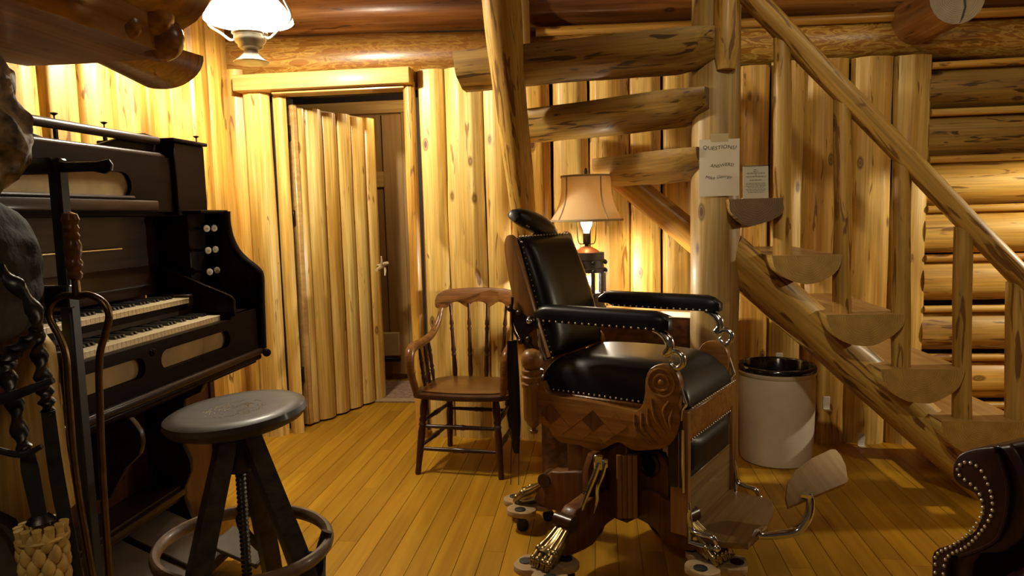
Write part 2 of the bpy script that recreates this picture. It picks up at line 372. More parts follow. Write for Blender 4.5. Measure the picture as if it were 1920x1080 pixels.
def tube_bm(pts, rad, segs=10, n=6, sx=1.0, twist=0, square=False, smooth=True, up=None):
    """a round or flat bar along a smooth path; rad is one radius or one per point"""
    rads = rad if isinstance(rad, (list, tuple)) else [rad]*len(pts)
    path = smooth_path(pts, n) if smooth and len(pts) > 2 else [Vector(p) for p in pts]
    m = len(path); bm = bmesh.new(); rows = []
    t0 = (path[1]-path[0]).normalized()
    ref = Vector(up) if up else (Vector((0, 0, 1)) if abs(t0.z) < .9 else Vector((1, 0, 0)))
    u = (ref-t0*ref.dot(t0)).normalized()
    for i, p in enumerate(path):
        t = (path[min(i+1, m-1)]-path[max(i-1, 0)]).normalized()
        u = (u-t*u.dot(t)); u = u.normalized() if u.length > 1e-6 else t.orthogonal().normalized(); v = t.cross(u)
        f = i/(m-1)*(len(rads)-1); k = min(int(f), len(rads)-2) if len(rads) > 1 else 0
        r = rads[k]+(rads[k+1]-rads[k])*(f-k) if len(rads) > 1 else rads[0]
        row = []
        for j in range(segs):
            a = 2*PI*j/segs; tw = twist*i/(m-1)
            rr = r
            if square:
                b = (2*PI*j/segs) % (PI/2)-PI/4; rr = r*min(1.0/max(math.cos(b), .1), 1.3)
            ca, sa = math.cos(a)*sx, math.sin(a)
            ca, sa = ca*math.cos(tw)-sa*math.sin(tw), ca*math.sin(tw)+sa*math.cos(tw)
            row.append(bm.verts.new(p+(u*ca+v*sa)*rr))
        rows.append(row)
    for a, b in zip(rows, rows[1:]):
        for j in range(segs):
            bm.faces.new((a[j], a[(j+1) % segs], b[(j+1) % segs], b[j]))
    bm.faces.new(rows[0][::-1]); bm.faces.new(rows[-1])
    return bm
def ring_bm(R_, r, segs=40, rs=10, sx=1, sz=1, squash=1.0):
    bm = bmesh.new(); rows = []
    for i in range(segs):
        a = 2*PI*i/segs
        rows.append([bm.verts.new(((R_+r*sx*math.cos(2*PI*j/rs))*math.cos(a), (R_+r*sx*math.cos(2*PI*j/rs))*math.sin(a)*squash, r*sz*math.sin(2*PI*j/rs))) for j in range(rs)])
    for i in range(segs):
        for j in range(rs):
            k = (i+1) % segs; l = (j+1) % rs
            bm.faces.new((rows[i][j], rows[k][j], rows[k][l], rows[i][l]))
    return bm
def prism_bm(pts, y0, y1, axis='Y', bev=0, holes=()):
    """outline (a, b) extruded: axis Y -> (a, y, b); X -> (x, a, b); Z -> (a, b, z). holes: outlines cut out"""
    bm = bmesh.new()
    def co(a, b, d): return {'Y': (a, d, b), 'X': (d, a, b), 'Z': (a, b, d)}[axis]
    if holes:
        es = []
        for loop in [pts]+list(holes):
            vs = [bm.verts.new(co(a, b, y0)) for a, b in loop]
            es += [bm.edges.new((vs[i], vs[(i+1) % len(vs)])) for i in range(len(vs))]
        bmesh.ops.triangle_fill(bm, use_beauty=True, use_dissolve=False, edges=es)
        fs = bm.faces[:]
    else:
        fs = [bm.faces.new([bm.verts.new(co(a, b, y0)) for a, b in pts])]
    r = bmesh.ops.extrude_face_region(bm, geom=fs)
    d = {'Y': Vector((0, y1-y0, 0)), 'X': Vector((y1-y0, 0, 0)), 'Z': Vector((0, 0, y1-y0))}[axis]
    for v in r['geom']:
        if isinstance(v, bmesh.types.BMVert): v.co += d
    if bev:
        bmesh.ops.recalc_face_normals(bm, faces=bm.faces)
        es = [e for e in bm.edges if len(e.link_faces) == 2 and e.calc_face_angle(0) > 1.2]
        bmesh.ops.bevel(bm, geom=es, offset=bev, segments=2, affect='EDGES', profile=.5)
    return bm
def smooth2(pts, n=4, closed=True):
    """Catmull-Rom through 2D points"""
    P = [Vector((a, b, 0)) for a, b in pts]; m = len(P); out = []
    for i in range(m if closed else m-1):
        if closed: a, b, c, d = P[i-1], P[i], P[(i+1) % m], P[(i+2) % m]
        else: a, b, c, d = P[max(i-1, 0)], P[i], P[i+1], P[min(i+2, m-1)]
        for k in range(n):
            t = k/n; q = .5*((2*b)+(c-a)*t+(2*a-5*b+4*c-d)*t*t+(3*b-a-3*c+d)*t**3)
            out.append((q.x, q.y))
    if not closed: out.append((P[-1].x, P[-1].y))
    return out
def oval(cx, cy, w, h, n=8):
    """a slot with round ends"""
    r = h/2; out = []
    for s, a0 in ((1, -90), (-1, 90)):
        for i in range(n+1):
            a = math.radians(a0+180*i/n); out.append((cx+s*(w/2-r)+r*math.cos(a), cy+r*math.sin(a)))
    return out
def sphere_bm(r, c=(0, 0, 0), sc=(1, 1, 1), u=16, v=10):
    bm = bmesh.new(); bmesh.ops.create_uvsphere(bm, u_segments=u, v_segments=v, radius=r)
    for x in bm.verts: x.co = Vector((c[0]+x.co.x*sc[0], c[1]+x.co.y*sc[1], c[2]+x.co.z*sc[2]))
    return bm
def studs_bm(pts, r, nrm=None):
    bm = bmesh.new()
    for p in pts:
        g = bmesh.ops.create_icosphere(bm, subdivisions=2, radius=r)
        for v in g['verts']: v.co += Vector(p)
    return bm
def cushion_bm(nx, ny, fn):
    """closed pillow-like shell from fn(s, t) -> (top point, bottom point)"""
    bm = bmesh.new(); A = []; B = []
    for i in range(nx+1):
        ra = []; rb = []
        for j in range(ny+1):
            a, b = fn(i/nx, j/ny); ra.append(bm.verts.new(a)); rb.append(bm.verts.new(b))
        A.append(ra); B.append(rb)
    for i in range(nx):
        for j in range(ny):
            bm.faces.new((A[i][j], A[i+1][j], A[i+1][j+1], A[i][j+1]))
            bm.faces.new((B[i][j], B[i][j+1], B[i+1][j+1], B[i+1][j]))
    for i in range(nx):
        bm.faces.new((A[i][0], B[i][0], B[i+1][0], A[i+1][0])); bm.faces.new((A[i][ny], A[i+1][ny], B[i+1][ny], B[i][ny]))
    for j in range(ny):
        bm.faces.new((A[0][j], A[0][j+1], B[0][j+1], B[0][j])); bm.faces.new((A[nx][j], B[nx][j], B[nx][j+1], A[nx][j+1]))
    return bm
def text_obj(name, s, size, mat, parent, mx, shear=0, align='CENTER', offset=0):
    cu = bpy.data.curves.new(name, 'FONT'); cu.body = s; cu.size = size; cu.align_x = align; cu.shear = shear
    cu.extrude = .0004; cu.offset = offset; cu.resolution_u = 2
    t = bpy.data.objects.new('tmp_text', cu); COL.objects.link(t)
    dg = bpy.context.evaluated_depsgraph_get(); me = bpy.data.meshes.new_from_object(t.evaluated_get(dg))
    bpy.data.objects.remove(t); bpy.data.curves.remove(cu)
    me.materials.clear(); me.materials.append(M[mat])
    o = bpy.data.objects.new(name, me); COL.objects.link(o); o.parent = parent; o.matrix_local = mx
    return o
# ------------------------------------------------------------------ the room
# floor: long narrow planks running away from the camera
floor = tag(obj('floor', box_bm(-2.6, 4.3, -.6, 6.2, -.06, -.012), 'floor_gap'), kind='structure')
PW = .0935; ends = {}
def plank_bm(ln):
    bm = bmesh.new(); a = PW/2-.0007; b = a-.0012
    P = [(-a, 0, -.013), (a, 0, -.013), (a, 0, -.0012), (b, 0, 0), (-b, 0, 0), (-a, 0, -.0012)]
    v0 = [bm.verts.new(p) for p in P]; v1 = [bm.verts.new((p[0], ln-.0012, p[2])) for p in P]
    for i in range(1, 6): bm.faces.new((v0[i-1], v0[i], v1[i], v1[i-1]))
    bm.faces.new(v0[::-1]); bm.faces.new(v1)
    return bm
planks = {}
rng = random.Random(3)
for i in range(60):
    x = -2.55+i*PW; y = .35+rng.choice((0, .3, .55, .8)) - .8
    while y < 6.1:
        ln = rng.choice((1.2, 1.5, 1.8, 2.1, 2.4))
        if ln not in planks: o = planks[ln] = obj('plank', plank_bm(ln), 'floor', floor, T(x+PW/2, y, 0), 0)
        else: o = again(planks[ln], floor, T(x+PW/2, y, 0))
        y += ln
# back wall: horizontal logs with chinking strips, faced below with upright half logs; a doorway at the left
wb = obj('wall_back', join(box_bm(-2.6, -2.0, 4.45, 4.6, 0, 3.1), box_bm(-1.15, 4.3, 4.45, 4.6, 0, 3.1), box_bm(-2.0, -1.15, 4.45, 4.6, 2.2, 3.1)), 'dark')
tag(wb, kind='structure')
def upright(x0, x1, top, mat='log', seed=0, parent=None, y=4.33, z0=0, sq=.52, dr=0):
    w = (x1-x0); cx = (x0+x1)/2
    return obj('half_log', log_bm(top-z0, w/2*1.03+dr, w/2*.985, 180, 360, seed, .03, 30, 20, sq, facets=9), [mat, 'end_pale', mat], parent or wb, T(cx, y, z0), 50)
spec = [(-1.083, -.918, 2.29, 'log_pale'), (-.909, -.689, 2.29, 'log_pale'), (-.682, -.523, 2.28, 'log_pale'), (-.517, -.27, 2.27, 'log'), (-.262, -.05, 2.26, 'log_pale'),
        (-.044, .186, 2.26, 'log'), (.19, .38, 2.25, 'log'), (.384, .585, 2.25, 'log'), (.59, .81, 2.23, 'log'), (.815, .998, 2.22, 'log'),
        (1.003, 1.19, 2.235, 'log_pale'), (1.195, 1.437, 2.235, 'log'), (1.442, 1.67, 2.235, 'log_pale'), (1.676, 1.872, 2.235, 'log_pale')]
for i, (a, b, t, m) in enumerate(spec): upright(a, b, t, m, i+1, y=4.345)
upright(-1.165, -1.09, 2.215, 'log_amber', 31, y=4.3, sq=.8)              # half log trimming the right of the doorway
upright(-2.45, -2.2, 2.35, 'log_amber', 34, y=4.36)
upright(-2.205, -2.03, 2.225, 'log_pale', 32, y=4.33, sq=.75)               # and the left
upright(-2.035, -1.945, 2.215, 'log_pale', 33, y=4.37, sq=.8)
# header beam over the doorway
hd = tag(obj('trim_1', box_bm(-2.21, -1.1, 4.2, 4.46, 2.195, 2.292, .008, 2), 'board'), kind='structure')
obj('lintel_board', box_bm(-1.99, -1.15, 4.26, 4.4, 2.178, 2.194, .003), 'board', hd)
# the horizontal logs above
log('log', (-2.35, 4.47, 2.425), (4.2, 4.44, 2.295), .152, .105, ['log_wavy', 'end_pale'], wb, seed=3, bump_=.05, segs=24, rings=24, ydir=(0, 1, 0))
log('log', (-2.35, 4.47, 2.72), (4.2, 4.44, 2.575), .152, .13, ['log_red', 'end_pale'], wb, seed=5, bump_=.04, segs=24, rings=24, ydir=(0, 1, 0))
log('log', (-2.35, 4.47, 2.98), (4.2, 4.44, 2.83), .14, .13, ['log_red', 'end_pale'], wb, seed=6, bump_=.04, segs=24, rings=20, ydir=(0, 1, 0))
log('chink_strip', (-.35, 4.33, 2.478), (4.2, 4.33, 2.418), .027, .025, ['log_amber', 'end_pale'], wb, seed=8, bump_=.05, segs=12, rings=20)
log('half_log', (-.445, 4.27, 2.2), (-.445, 4.27, 2.64), .062, .062, ['log_pale', 'end_pale'], wb, (0, 1, 0), seed=9, segs=14)
# the bare log wall to the right of the stairs
zc = [2.045, 1.785, 1.525, 1.245, .965, .67, .385, .1]
mt = ['log_brown', 'log_brown', 'log', 'log', 'log', 'log_stair', 'log', 'log_stair']
for i, z in enumerate(zc):
    log('log', (1.86, 4.43, z), (4.2, 4.43, z+.01), .128, .128, [mt[i], 'end_pale'], wb, seed=40+i, bump_=.045, segs=22, rings=12, ydir=(0, 1, 0))
    log('chink_strip', (1.87, 4.325, z+.128), (4.2, 4.325, z+.14), .021, .021, ['log', 'end_pale'], wb, seed=60+i, bump_=.06, segs=10, rings=12)
# left wall of upright half logs behind the organ
wl = tag(obj('wall_left', box_bm(-2.6, -2.44, .3, 4.5, 0, 3.1), 'dark'), kind='structure')
edges = [.95, 1.22, 1.45, 1.66, 1.92, 2.18, 2.38, 2.56, 2.768, 2.993, 3.221, 3.434, 3.67, 3.9, 4.1, 4.34]
for i, (a, b) in enumerate(zip(edges, edges[1:])):
    obj('half_log', log_bm(3.0, (b-a)/2*1.03, (b-a)/2*.985, 180, 360, 70+i, .03, 28, 16, .5, facets=9), [('log_amber' if i > 10 else 'log_stair'), 'end_pale', 'log'], wl,  # darker wood on logs far from the hanging lamp imitates its falloff
        T(-2.33, (a+b)/2, 0) @ R(90, 'Z'), 50)
wr = tag(obj('wall_right', box_bm(4.2, 4.3, -.6, 4.6, 0, 3.1), 'log_red'), kind='structure')
cl = tag(obj('ceiling', box_bm(-2.6, 4.3, -.6, 6.2, 3.1, 3.2), 'dark'), kind='structure')
cb = None
for i in range(30):
    if cb is None: cb = obj('ceiling_board', box_bm(-3, 3.9, -.112, .112, -.02, 0, .006), 'ceil', cl, T(.4, -.45+i*.228, 3.1))
    else: again(cb, cl, T(.4, -.45+i*.228, 3.1))
# the log joist whose sawn end sticks out of the wall at the upper right
j = log('log_joist', (1.78, 4.35, 2.425), (1.795, 3.9, 2.425), .132, .132, ['log_red', 'end_grey'], wb, seed=81, bump_=.03, rings=8)
j['label'] = 'log joist end with grey cracked sawn face'; j.name = 'joist'
obj('end_crack', prism_bm([(-.004, -.01), (.002, -.05), (-.008, -.09), (-.018, -.129), (.0, -.1), (.012, -.05), (.008, 0)], 0, .003, 'Z'), 'black', j, T(.03, 0, .449))

# ---- hallway beyond the doorway
wh = tag(obj('wall_hall', box_bm(-3.0, -.4, 5.93, 6.0, 0, 2.75), 'board_v'), kind='structure')
tag(obj('wall_hall_side', box_bm(-1.16, -1.1, 4.62, 5.93, 0, 2.75), 'board_v'), kind='structure')
d2 = tag(obj('door_2', box_bm(-2.6, -1.5, 5.9, 5.93, .05, 2.32), 'board_v'), kind='structure')
obj('panel_stile', box_bm(-1.79, -1.62, 5.87, 5.9, .05, 2.26, .004), 'board_v', d2)
obj('panel_stile', box_bm(-1.62, -1.4, 5.86, 5.9, .05, 2.3, .004), 'board_v', d2)
obj('panel_rail', box_bm(-2.5, -1.79, 5.875, 5.9, 1.66, 1.79, .004), 'board', d2)
obj('top_rail', box_bm(-2.6, -1.2, 5.84, 5.92, 2.27, 2.37, .004), 'board', d2)
obj('bark_pull', log_bm(.36, .022, .016, 0, 360, 5, .2, 10, 8), ['bark', 'end_brown', 'bark'], d2, frame((-1.93, 5.84, 1.02), (-.03, 0, 1), (0, 1, 0)))
obj('transom_dark', box_bm(-2.6, -1.17, 5.9, 5.925, 2.37, 2.74), 'dark', wh)
h = tag(obj('wall_heater', box_bm(-2.1, -1.7, 5.82, 5.87, .22, .42, .006), 'heater'), 'cream wall heater low on the panelling seen through the doorway', 'heater')
obj('grille', box_bm(-2.1, -1.7, 5.818, 5.86, .17, .2, .003), 'black', h)
rug = tag(obj('rug', box_bm(-2.1, -1.22, 5.12, 5.78, 0, .012, .004), 'rug'), 'faded patterned rug on the hall floor beyond the open door', 'rug')
obj('rug_border', box_bm(-2.1, -1.22, 5.12, 5.2, .012, .0135), 'trim_tan', rug)

# ---- the half-log door standing open
dm = T(-2.0, 4.51, .015) @ R(68.7, 'Z')
d1 = tag(obj('door_1', box_bm(0, .835, -.02, .025, 0, 2.13, .003), 'board_v'), kind='structure'); d1.matrix_world = dm
obj('edge_strip', box_bm(-.012, .03, -.052, .03, 0, 2.135, .006), 'board', d1)
e = [.03, .115, .27, .415, .56, .705, .838]
for i, (a, b) in enumerate(zip(e, e[1:])):
    obj('half_log', log_bm(2.115+.01*(i % 2), (b-a)/2, (b-a)/2*.98, 180, 360, 100+i, .03, 28, 14, .62, facets=11), ['log_door', 'end_pale', 'log_door'], d1, T((a+b)/2, -.02, 0), 50)
hb = tube_bm([(.67, -.13, 1.0), (.73, -.11, 1.01), (.8, -.09, 1.03), (.845, -.1, 1.04)], [.012, .015, .02, .014], 8)
for q in ([(.75, -.11, 1.02), (.735, -.13, 1.06), (.72, -.14, 1.1)], [(.8, -.09, 1.02), (.785, -.12, .99), (.765, -.13, .95)], [(.78, -.09, 1.03), (.76, -.06, 1.03)]):
    hb = join(hb, tube_bm(q, [.011, .009, .005], 7))
obj('door_handle', hb, 'antler', d1)
for z in (.3, 1.35, 1.9): obj('hinge', box_bm(-.03, -.008, -.03, .02, z, z+.1, .003), 'bronze', d1)

# ------------------------------------------------------------------ log post and staircase
st = thing('staircase', 'rustic stairs of half-log treads on log stringers with peeled pole railing', 'staircase', (1.2, 3.8, 0))
def sp(x, y, z): return (x-1.2, y-3.8, z)
def slog(name, p0, p1, r0, r1, mats, **k): return log(name, sp(*p0), sp(*p1), r0, r1, mats, st, **k)
pst = slog('log_post', (.558, 3.5, 0), (.562, 3.5, 3.09), .116, .108, ['log_post', 'end_pale'], ydir=(0, 1, 0), seed=111, bump_=.035, segs=28, rings=26)
pst['label'] = 'thick peeled log post carrying the taped paper'
slog('stringer', (1.98, 3.5, -.06), (.62, 3.52, 1.2), .103, .1, ['log_stair', 'end_pale'], seed=120, bump_=.06, ydir=(0, 1, 0), rings=22)
slog('stringer', (2.0, 4.06, -.02), (.1, 4.05, 1.62), .085, .075, ['log_amber', 'end_pale'], seed=121, bump_=.06, ydir=(0, 1, 0), rings=22)
tr = [(1.696, .434, .178, 'log_stair'), (1.433, .67, .181, 'log_stair'), (1.186, .918, .166, 'log_stair'), (.93, 1.188, .152, 'log_stair'), (1.96, .19, .18, 'log_stair')]
for i, (x, z, r, m) in enumerate(tr):
    slog('tread', (x, 3.3, z), (x-.01, 4.14, z), r, r*.97, [m, 'end_pale', 'tread'], a0=180, a1=360, seed=130+i, bump_=.03, sq=.86, segs=18, rings=10)
# winder treads round the post
slog('tread', (.7, 3.3, 1.446), (.76, 4.12, 1.446), .125, .15, ['log_brown', 'end_brown', 'tread'], a0=180, a1=360, seed=140, bump_=.1, sq=.95, segs=18, rings=10)
slog('tread', (.53, 3.44, 1.69), (.08, 3.98, 1.69), .15, .15, ['log_brown', 'end_brown', 'tread'], a0=180, a1=360, tip=.12, facets=13, seed=141, bump_=.06, segs=18, rings=10)
slog('tread', (.535, 3.44, 1.955), (-.42, 3.94, 1.945), .155, .155, ['log_brown', 'end_brown', 'tread'], a0=180, a1=360, tip=.12, facets=13, seed=142, bump_=.06, segs=18, rings=14)
slog('tread', (.545, 3.42, 2.205), (-.66, 3.66, 2.2), .175, .17, ['log_brown', 'end_brown', 'tread'], a0=180, a1=360, tip=.12, facets=13, seed=143, bump_=.05, segs=18, rings=14)
slog('newel_pole', (.585, 3.385, 2.03), (.6, 3.37, 3.09), .056, .06, ['log_pole', 'end_pale'], seed=151, bump_=.08, ydir=(0, 1, 0), rings=12, tip=.09)
# steep split-log stringer carrying the upper flight
slog('upper_stringer', (-.4, 4.16, 1.02), (-.425, 3.13, 2.62), .056, .095, ['log_pole', 'end_pale'], seed=150, bump_=.08, ydir=(0, 1, 0), rings=20)
# handrail and its balusters
slog('handrail', (.52, 3.36, 2.52), (2.25, 3.36, .64), .05, .047, ['log_pole', 'end_pale'], seed=160, bump_=.05, segs=18, rings=26, ydir=(0, 1, 0))
for i, (x, zt, zb, xt) in enumerate([(.838, 2.19, 1.186, .826), (1.106, 1.885, .916, 1.088), (1.367, 1.6, .668, 1.345), (1.637, 1.3, .432, 1.61), (1.864, 1.05, .432, 1.838)]):
    slog('baluster', (x, 3.37, zb), (xt, 3.37, zt), (.041), .037, ['log_pole', 'end_pale'], seed=170+i, bump_=.09, segs=14, rings=14, ydir=(0, 1, 0))
for (x, z) in ((1.05, .62), (1.32, .36), (1.52, .14)):
    obj('angle_bracket', join(box_bm(-.02, .02, -.01, 0, 0, .075, .002), box_bm(-.02, .02, -.055, 0, 0, .004, .001)), 'white', st, T(*sp(x, 4.26, z-.14)))
# ------------------------------------------------------------------ reed organ against the left wall
OL = (-1.95, 2.35, 0)
org = thing('reed_organ', 'dark walnut reed organ with two keyboards and round white stop knobs', 'organ', OL)
WO = T(*[-a for a in OL])
def op(name, bm, m, parent=None, mx=None, smooth=40): return obj(name, bm, m, parent or org, (WO if parent is None else Matrix.Identity(4)) @ (mx or Matrix.Identity(4)), smooth)
Y0, Y1 = 1.42, 3.2
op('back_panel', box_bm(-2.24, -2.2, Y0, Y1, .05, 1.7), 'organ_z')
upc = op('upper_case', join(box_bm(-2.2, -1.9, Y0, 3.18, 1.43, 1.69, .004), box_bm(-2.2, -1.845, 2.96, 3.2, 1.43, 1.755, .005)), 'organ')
op('front_panel', prism_bm([(Y0, 1.45), (2.96, 1.45), (2.96, 1.685), (Y0, 1.685)], -1.9, -1.865, 'X', 0, [oval(2.28, 1.556, .8, .1)]), 'organ', upc)
op('cloth_inset', box_bm(-1.9, -1.882, 1.85, 2.7, 1.49, 1.62), 'cloth_tan', upc)
op('case_ledge', box_bm(-1.89, -1.83, Y0, 2.8, 1.452, 1.495, .006, 2), 'organ_lid')
op('ledge_moulding', tube_bm([(-1.86, Y0, 1.505), (-1.86, 2.68, 1.505)], .008, 8, smooth=False), 'organ_lid')
op('top_moulding', tube_bm([(-1.885, Y0, 1.69), (-1.885, 2.93, 1.69)], .014, 10, smooth=False), 'organ_lid')
op('top_cap', box_bm(-2.2, -1.832, 2.94, 3.215, 1.755, 1.772, .006, 2), 'organ')
op('gallery_board', prism_bm([(2.5, 1.69), (2.78, 1.775), (2.86, 1.785), (3.1, 1.757), (3.15, 1.69)], -1.93, -1.91, 'X', .003), 'organ')
op('gallery_board', prism_bm([(1.6, 1.69), (1.8, 1.73), (2.15, 1.75), (2.32, 1.72), (2.45, 1.69)], -1.97, -1.95, 'X', .003), 'organ')
rl = op('gallery_rail', tube_bm([(-1.9, 1.5, 1.762), (-1.9, 2.92, 1.757)], .0185, 14, smooth=False), 'organ_lid')
op('rail_bracket', tube_bm([(-1.9, 2.22, 1.745), (-1.91, 2.235, 1.72), (-1.92, 2.215, 1.695)], .008, 8), 'black', rl)
for y in (2.46, 2.73, 3.2):
    x = -2.0 if y < 3 else -1.88
    op('candle_pin', lathe_bm([(.003, 0), (.003, .026), (.009, .03), (.013, .033), (.013, .036), (.004, .038)], 10), 'bronze', None, T(x, y, 1.77 if y > 3 else 1.782))
    if y < 3: op('pin_post', box_bm(-2.006, -1.994, y-.006, y+.006, 1.69, 1.784), 'organ')
# middle: music desk, fall board, stop jamb
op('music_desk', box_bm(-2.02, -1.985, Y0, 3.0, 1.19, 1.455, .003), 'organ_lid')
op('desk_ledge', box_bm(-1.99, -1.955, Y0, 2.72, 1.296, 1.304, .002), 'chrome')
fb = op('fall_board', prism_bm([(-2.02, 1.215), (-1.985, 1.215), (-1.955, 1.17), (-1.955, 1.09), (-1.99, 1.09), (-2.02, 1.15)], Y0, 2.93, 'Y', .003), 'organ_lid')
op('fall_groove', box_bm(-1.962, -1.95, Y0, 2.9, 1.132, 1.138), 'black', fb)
jm = op('stop_jamb', prism_bm([(-2.05, 1.07), (-1.83, 1.07), (-1.83, 1.44), (-2.05, 1.44)], 3.0, 3.18, 'Y', .004), 'organ_z')
op('jamb_shelf', box_bm(-2.0, -1.755, 2.985, 3.225, 1.44, 1.456, .006, 2), 'organ')
for z in (1.372, 1.272, 1.174):
    for k, y in enumerate((3.075, 3.165)):
        d = (.075 if k == 0 else .05)
        kb = op('stop_knob', lathe_bm([(.006, 0), (.006, d-.018), (.012, d-.016), (.0165, d-.006), (.0165, d-.001)], 16), 'ebony', None, frame((-1.83, y, z), (1, -.55, 0)))
        obj('stop_face', join(lathe_bm([(.0155, 0), (.0155, .0025), (.012, .0035), (0, .0035)], 18)), 'placard', kb, T(0, 0, d-.001))
        for q in (-.003, .002): obj('engraved_line', box_bm(-.006, .006, q-.0008, q+.0008, 0, .0006), 'ink', kb, T(0, 0, d+.0022))
ck = [(-2.05, 1.45), (-1.751, 1.45), (-1.752, 1.39), (-1.741, 1.326), (-1.713, 1.262), (-1.673, 1.216), (-1.637, 1.187), (-1.612, 1.164), (-1.601, 1.133), (-1.605, 1.031), (-1.611, .79), (-2.05, .79)]
chk = op('end_cheek', prism_bm(ck, 3.18, 3.215, 'Y', .003), 'organ_z')
op('cheek_edge', tube_bm([(a, 3.197, b) for a, b in ck[1:11]], .019, 10, 4), 'organ', None)
op('cheek_boss', sphere_bm(.02, (-1.592, 3.197, .768)), 'organ')
op('key_block', prism_bm([(-2.02, .99), (-2.02, 1.22), (-1.91, 1.195), (-1.625, 1.075), (-1.607, 1.055), (-1.607, .98)], 2.945, 2.965, 'Y', .003), 'organ')
op('key_bed_side', box_bm(-2.0, -1.63, 2.965, 3.18, .96, .985, .003), 'organ')
# keyboards
def keyboard(x, z, yhi, ln, n, start):
    kb = op('keyboard', box_bm(x-ln-.01, x-.012, 1.6, yhi+.003, z-.05, z-.022), 'organ'); W = .0226; wk = bk = None
    for i in range(n):
        y = yhi-(i+.5)*W; m = T(x, y, z)
        if wk is None: wk = obj('white_key', join(box_bm(-ln, 0, -W/2+.0007, W/2-.0007, -.004, 0, .0012), box_bm(-.006, -.002, -W/2+.0007, W/2-.0007, -.022, -.004)), 'ivory', kb, m, 0)
        else: again(wk, kb, m)
        if (i+start) % 7 in (0, 1, 3, 4, 5):
            m = T(x-.052, y-W/2, z)
            if bk is None: bk = obj('black_key', prism_bm([(-ln+.055, 0), (-ln+.055, .012), (-.006, .011), (0, .002), (0, 0)], -.0055, .0055, 'Y', .0012), 'ebony', kb, m, 0)
            else: again(bk, kb, m)
keyboard(-1.662, .99, 2.925, .15, 46, 0)
keyboard(-1.785, 1.072, 2.895, .15, 46, 2)
op('upper_key_rail', box_bm(-1.93, -1.8, 1.6, 2.945, 1.0, 1.045, .004), 'organ_lid')
op('upper_key_end', box_bm(-1.93, -1.79, 2.897, 2.945, 1.035, 1.085, .004), 'organ_lid')
op('lower_key_end', box_bm(-1.82, -1.662, 2.927, 2.945, .95, .995, .003), 'organ')
op('key_slip_ledge', box_bm(-1.672, -1.625, 1.5, 2.94, .958, .966, .002), 'ivory')
# front board with cloth slots and the moulding under it
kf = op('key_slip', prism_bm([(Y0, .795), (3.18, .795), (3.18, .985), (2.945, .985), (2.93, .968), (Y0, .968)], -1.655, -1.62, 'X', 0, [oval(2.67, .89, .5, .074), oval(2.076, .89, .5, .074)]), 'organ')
op('cloth_inset', box_bm(-1.66, -1.645, 2.38, 2.96, .835, .945), 'cloth_tan', kf)
op('cloth_inset', box_bm(-1.66, -1.645, 1.8, 2.36, .835, .945), 'cloth_tan', kf)
rs = studs_bm([(-1.62, 2.372+.014*math.cos(a), .932+.008*math.sin(a)) for a in (0, .8, 1.6, 2.4, 3.2, 4, 4.8, 5.6)]+[(-1.617, 2.372, .932)], .006)
op('carved_rosette', rs, 'organ', kf)
op('moulding', box_bm(-1.9, -1.604, Y0, 3.21, .765, .795, .008, 3), 'organ_lid')
op('moulding', box_bm(-1.9, -1.618, Y0, 3.2, .738, .764, .008, 3), 'organ')
op('belly_board', box_bm(-2.2, -1.65, Y0, 3.2, .72, .738), 'organ')
# knee panel, trusses, pedals
op('knee_board', prism_bm([(Y0, .3), (2.7, .3), (2.7, .72), (Y0, .72)], -1.94, -1.9, 'X', 0, [smooth2([(2.47, .40), (2.5, .375), (2.545, .385), (2.545, .41), (2.515, .425), (2.525, .455), (2.5, .47), (2.475, .455), (2.485, .425)], 3)]), 'organ_red')
op('knee_backing', box_bm(-2.19, -1.96, Y0, 2.7, .05, .72), 'black')
op('base_shelf', join(box_bm(-1.9, -1.735, Y0, 2.69, .262, .29, .006, 2), box_bm(-1.9, -1.75, Y0, 2.69, .29, .305, .006, 2), box_bm(-1.9, -1.76, Y0, 2.69, .235, .262, .004)), 'organ_lid')
op('side_panel', box_bm(-2.19, -1.86, 3.14, 3.18, 0, .72, .003), 'organ_red')
op('lower_front', box_bm(-1.9, -1.87, 2.72, 3.18, .02, .72, .003), 'organ_red')
tq = [(-1.62, .737), (-1.64, .7), (-1.71, .67), (-1.725, .6), (-1.722, .52), (-1.734, .47), (-1.708, .41), (-1.706, .36), (-1.74, .29), (-1.745, .24), (-1.72, .16), (-1.66, .08), (-1.62, .0), (-1.89, .0), (-1.89, .737)]
op('truss_bracket', prism_bm(tq, 2.69, 2.72, 'Y', .004), 'organ_lid')
tq2 = [(-1.6, .737), (-1.625, .72), (-1.62, .75-.03), (-1.575, .705), (-1.562, .65), (-1.572, .61), (-1.62, .58), (-1.66, .5), (-1.72, .4), (-1.89, .4), (-1.89, .737)]
op('truss_bracket', prism_bm([(-1.6+.0, .737), (-1.585, .72), (-1.565, .69), (-1.562, .65), (-1.575, .61), (-1.63, .56), (-1.7, .45), (-1.89, .42), (-1.89, .737)], 2.19, 2.215, 'Y', .004), 'organ_lid')
op('left_foot', prism_bm([(-1.89, 0), (-1.5, 0), (-1.5, .1), (-1.53, .22), (-1.6, .3), (-1.7, .33), (-1.89, .33)], 1.93, 1.96, 'Y', .005), 'chair_wood')
for a, b in ((2.14, 2.38), (2.41, 2.66)):
    pd = op('pedal', box_bm(0, .44, a, b, -.012, .012, .004), 'grey_board', None, T(-1.9, 0, .235) @ R(24, 'Y'))
sw = op('swell_pedal', box_bm(0, .2, 2.42, 2.6, -.008, .008, .003), 'grey_board', None, T(-1.52, .06, .14) @ R(22, 'Y'))
obj('metal_edge', box_bm(.195, .206, 2.42, 2.6, -.01, .012, .003), 'iron_grey', sw)
op('plinth', box_bm(-2.2, -1.89, Y0, 3.19, 0, .05, .004), 'organ')

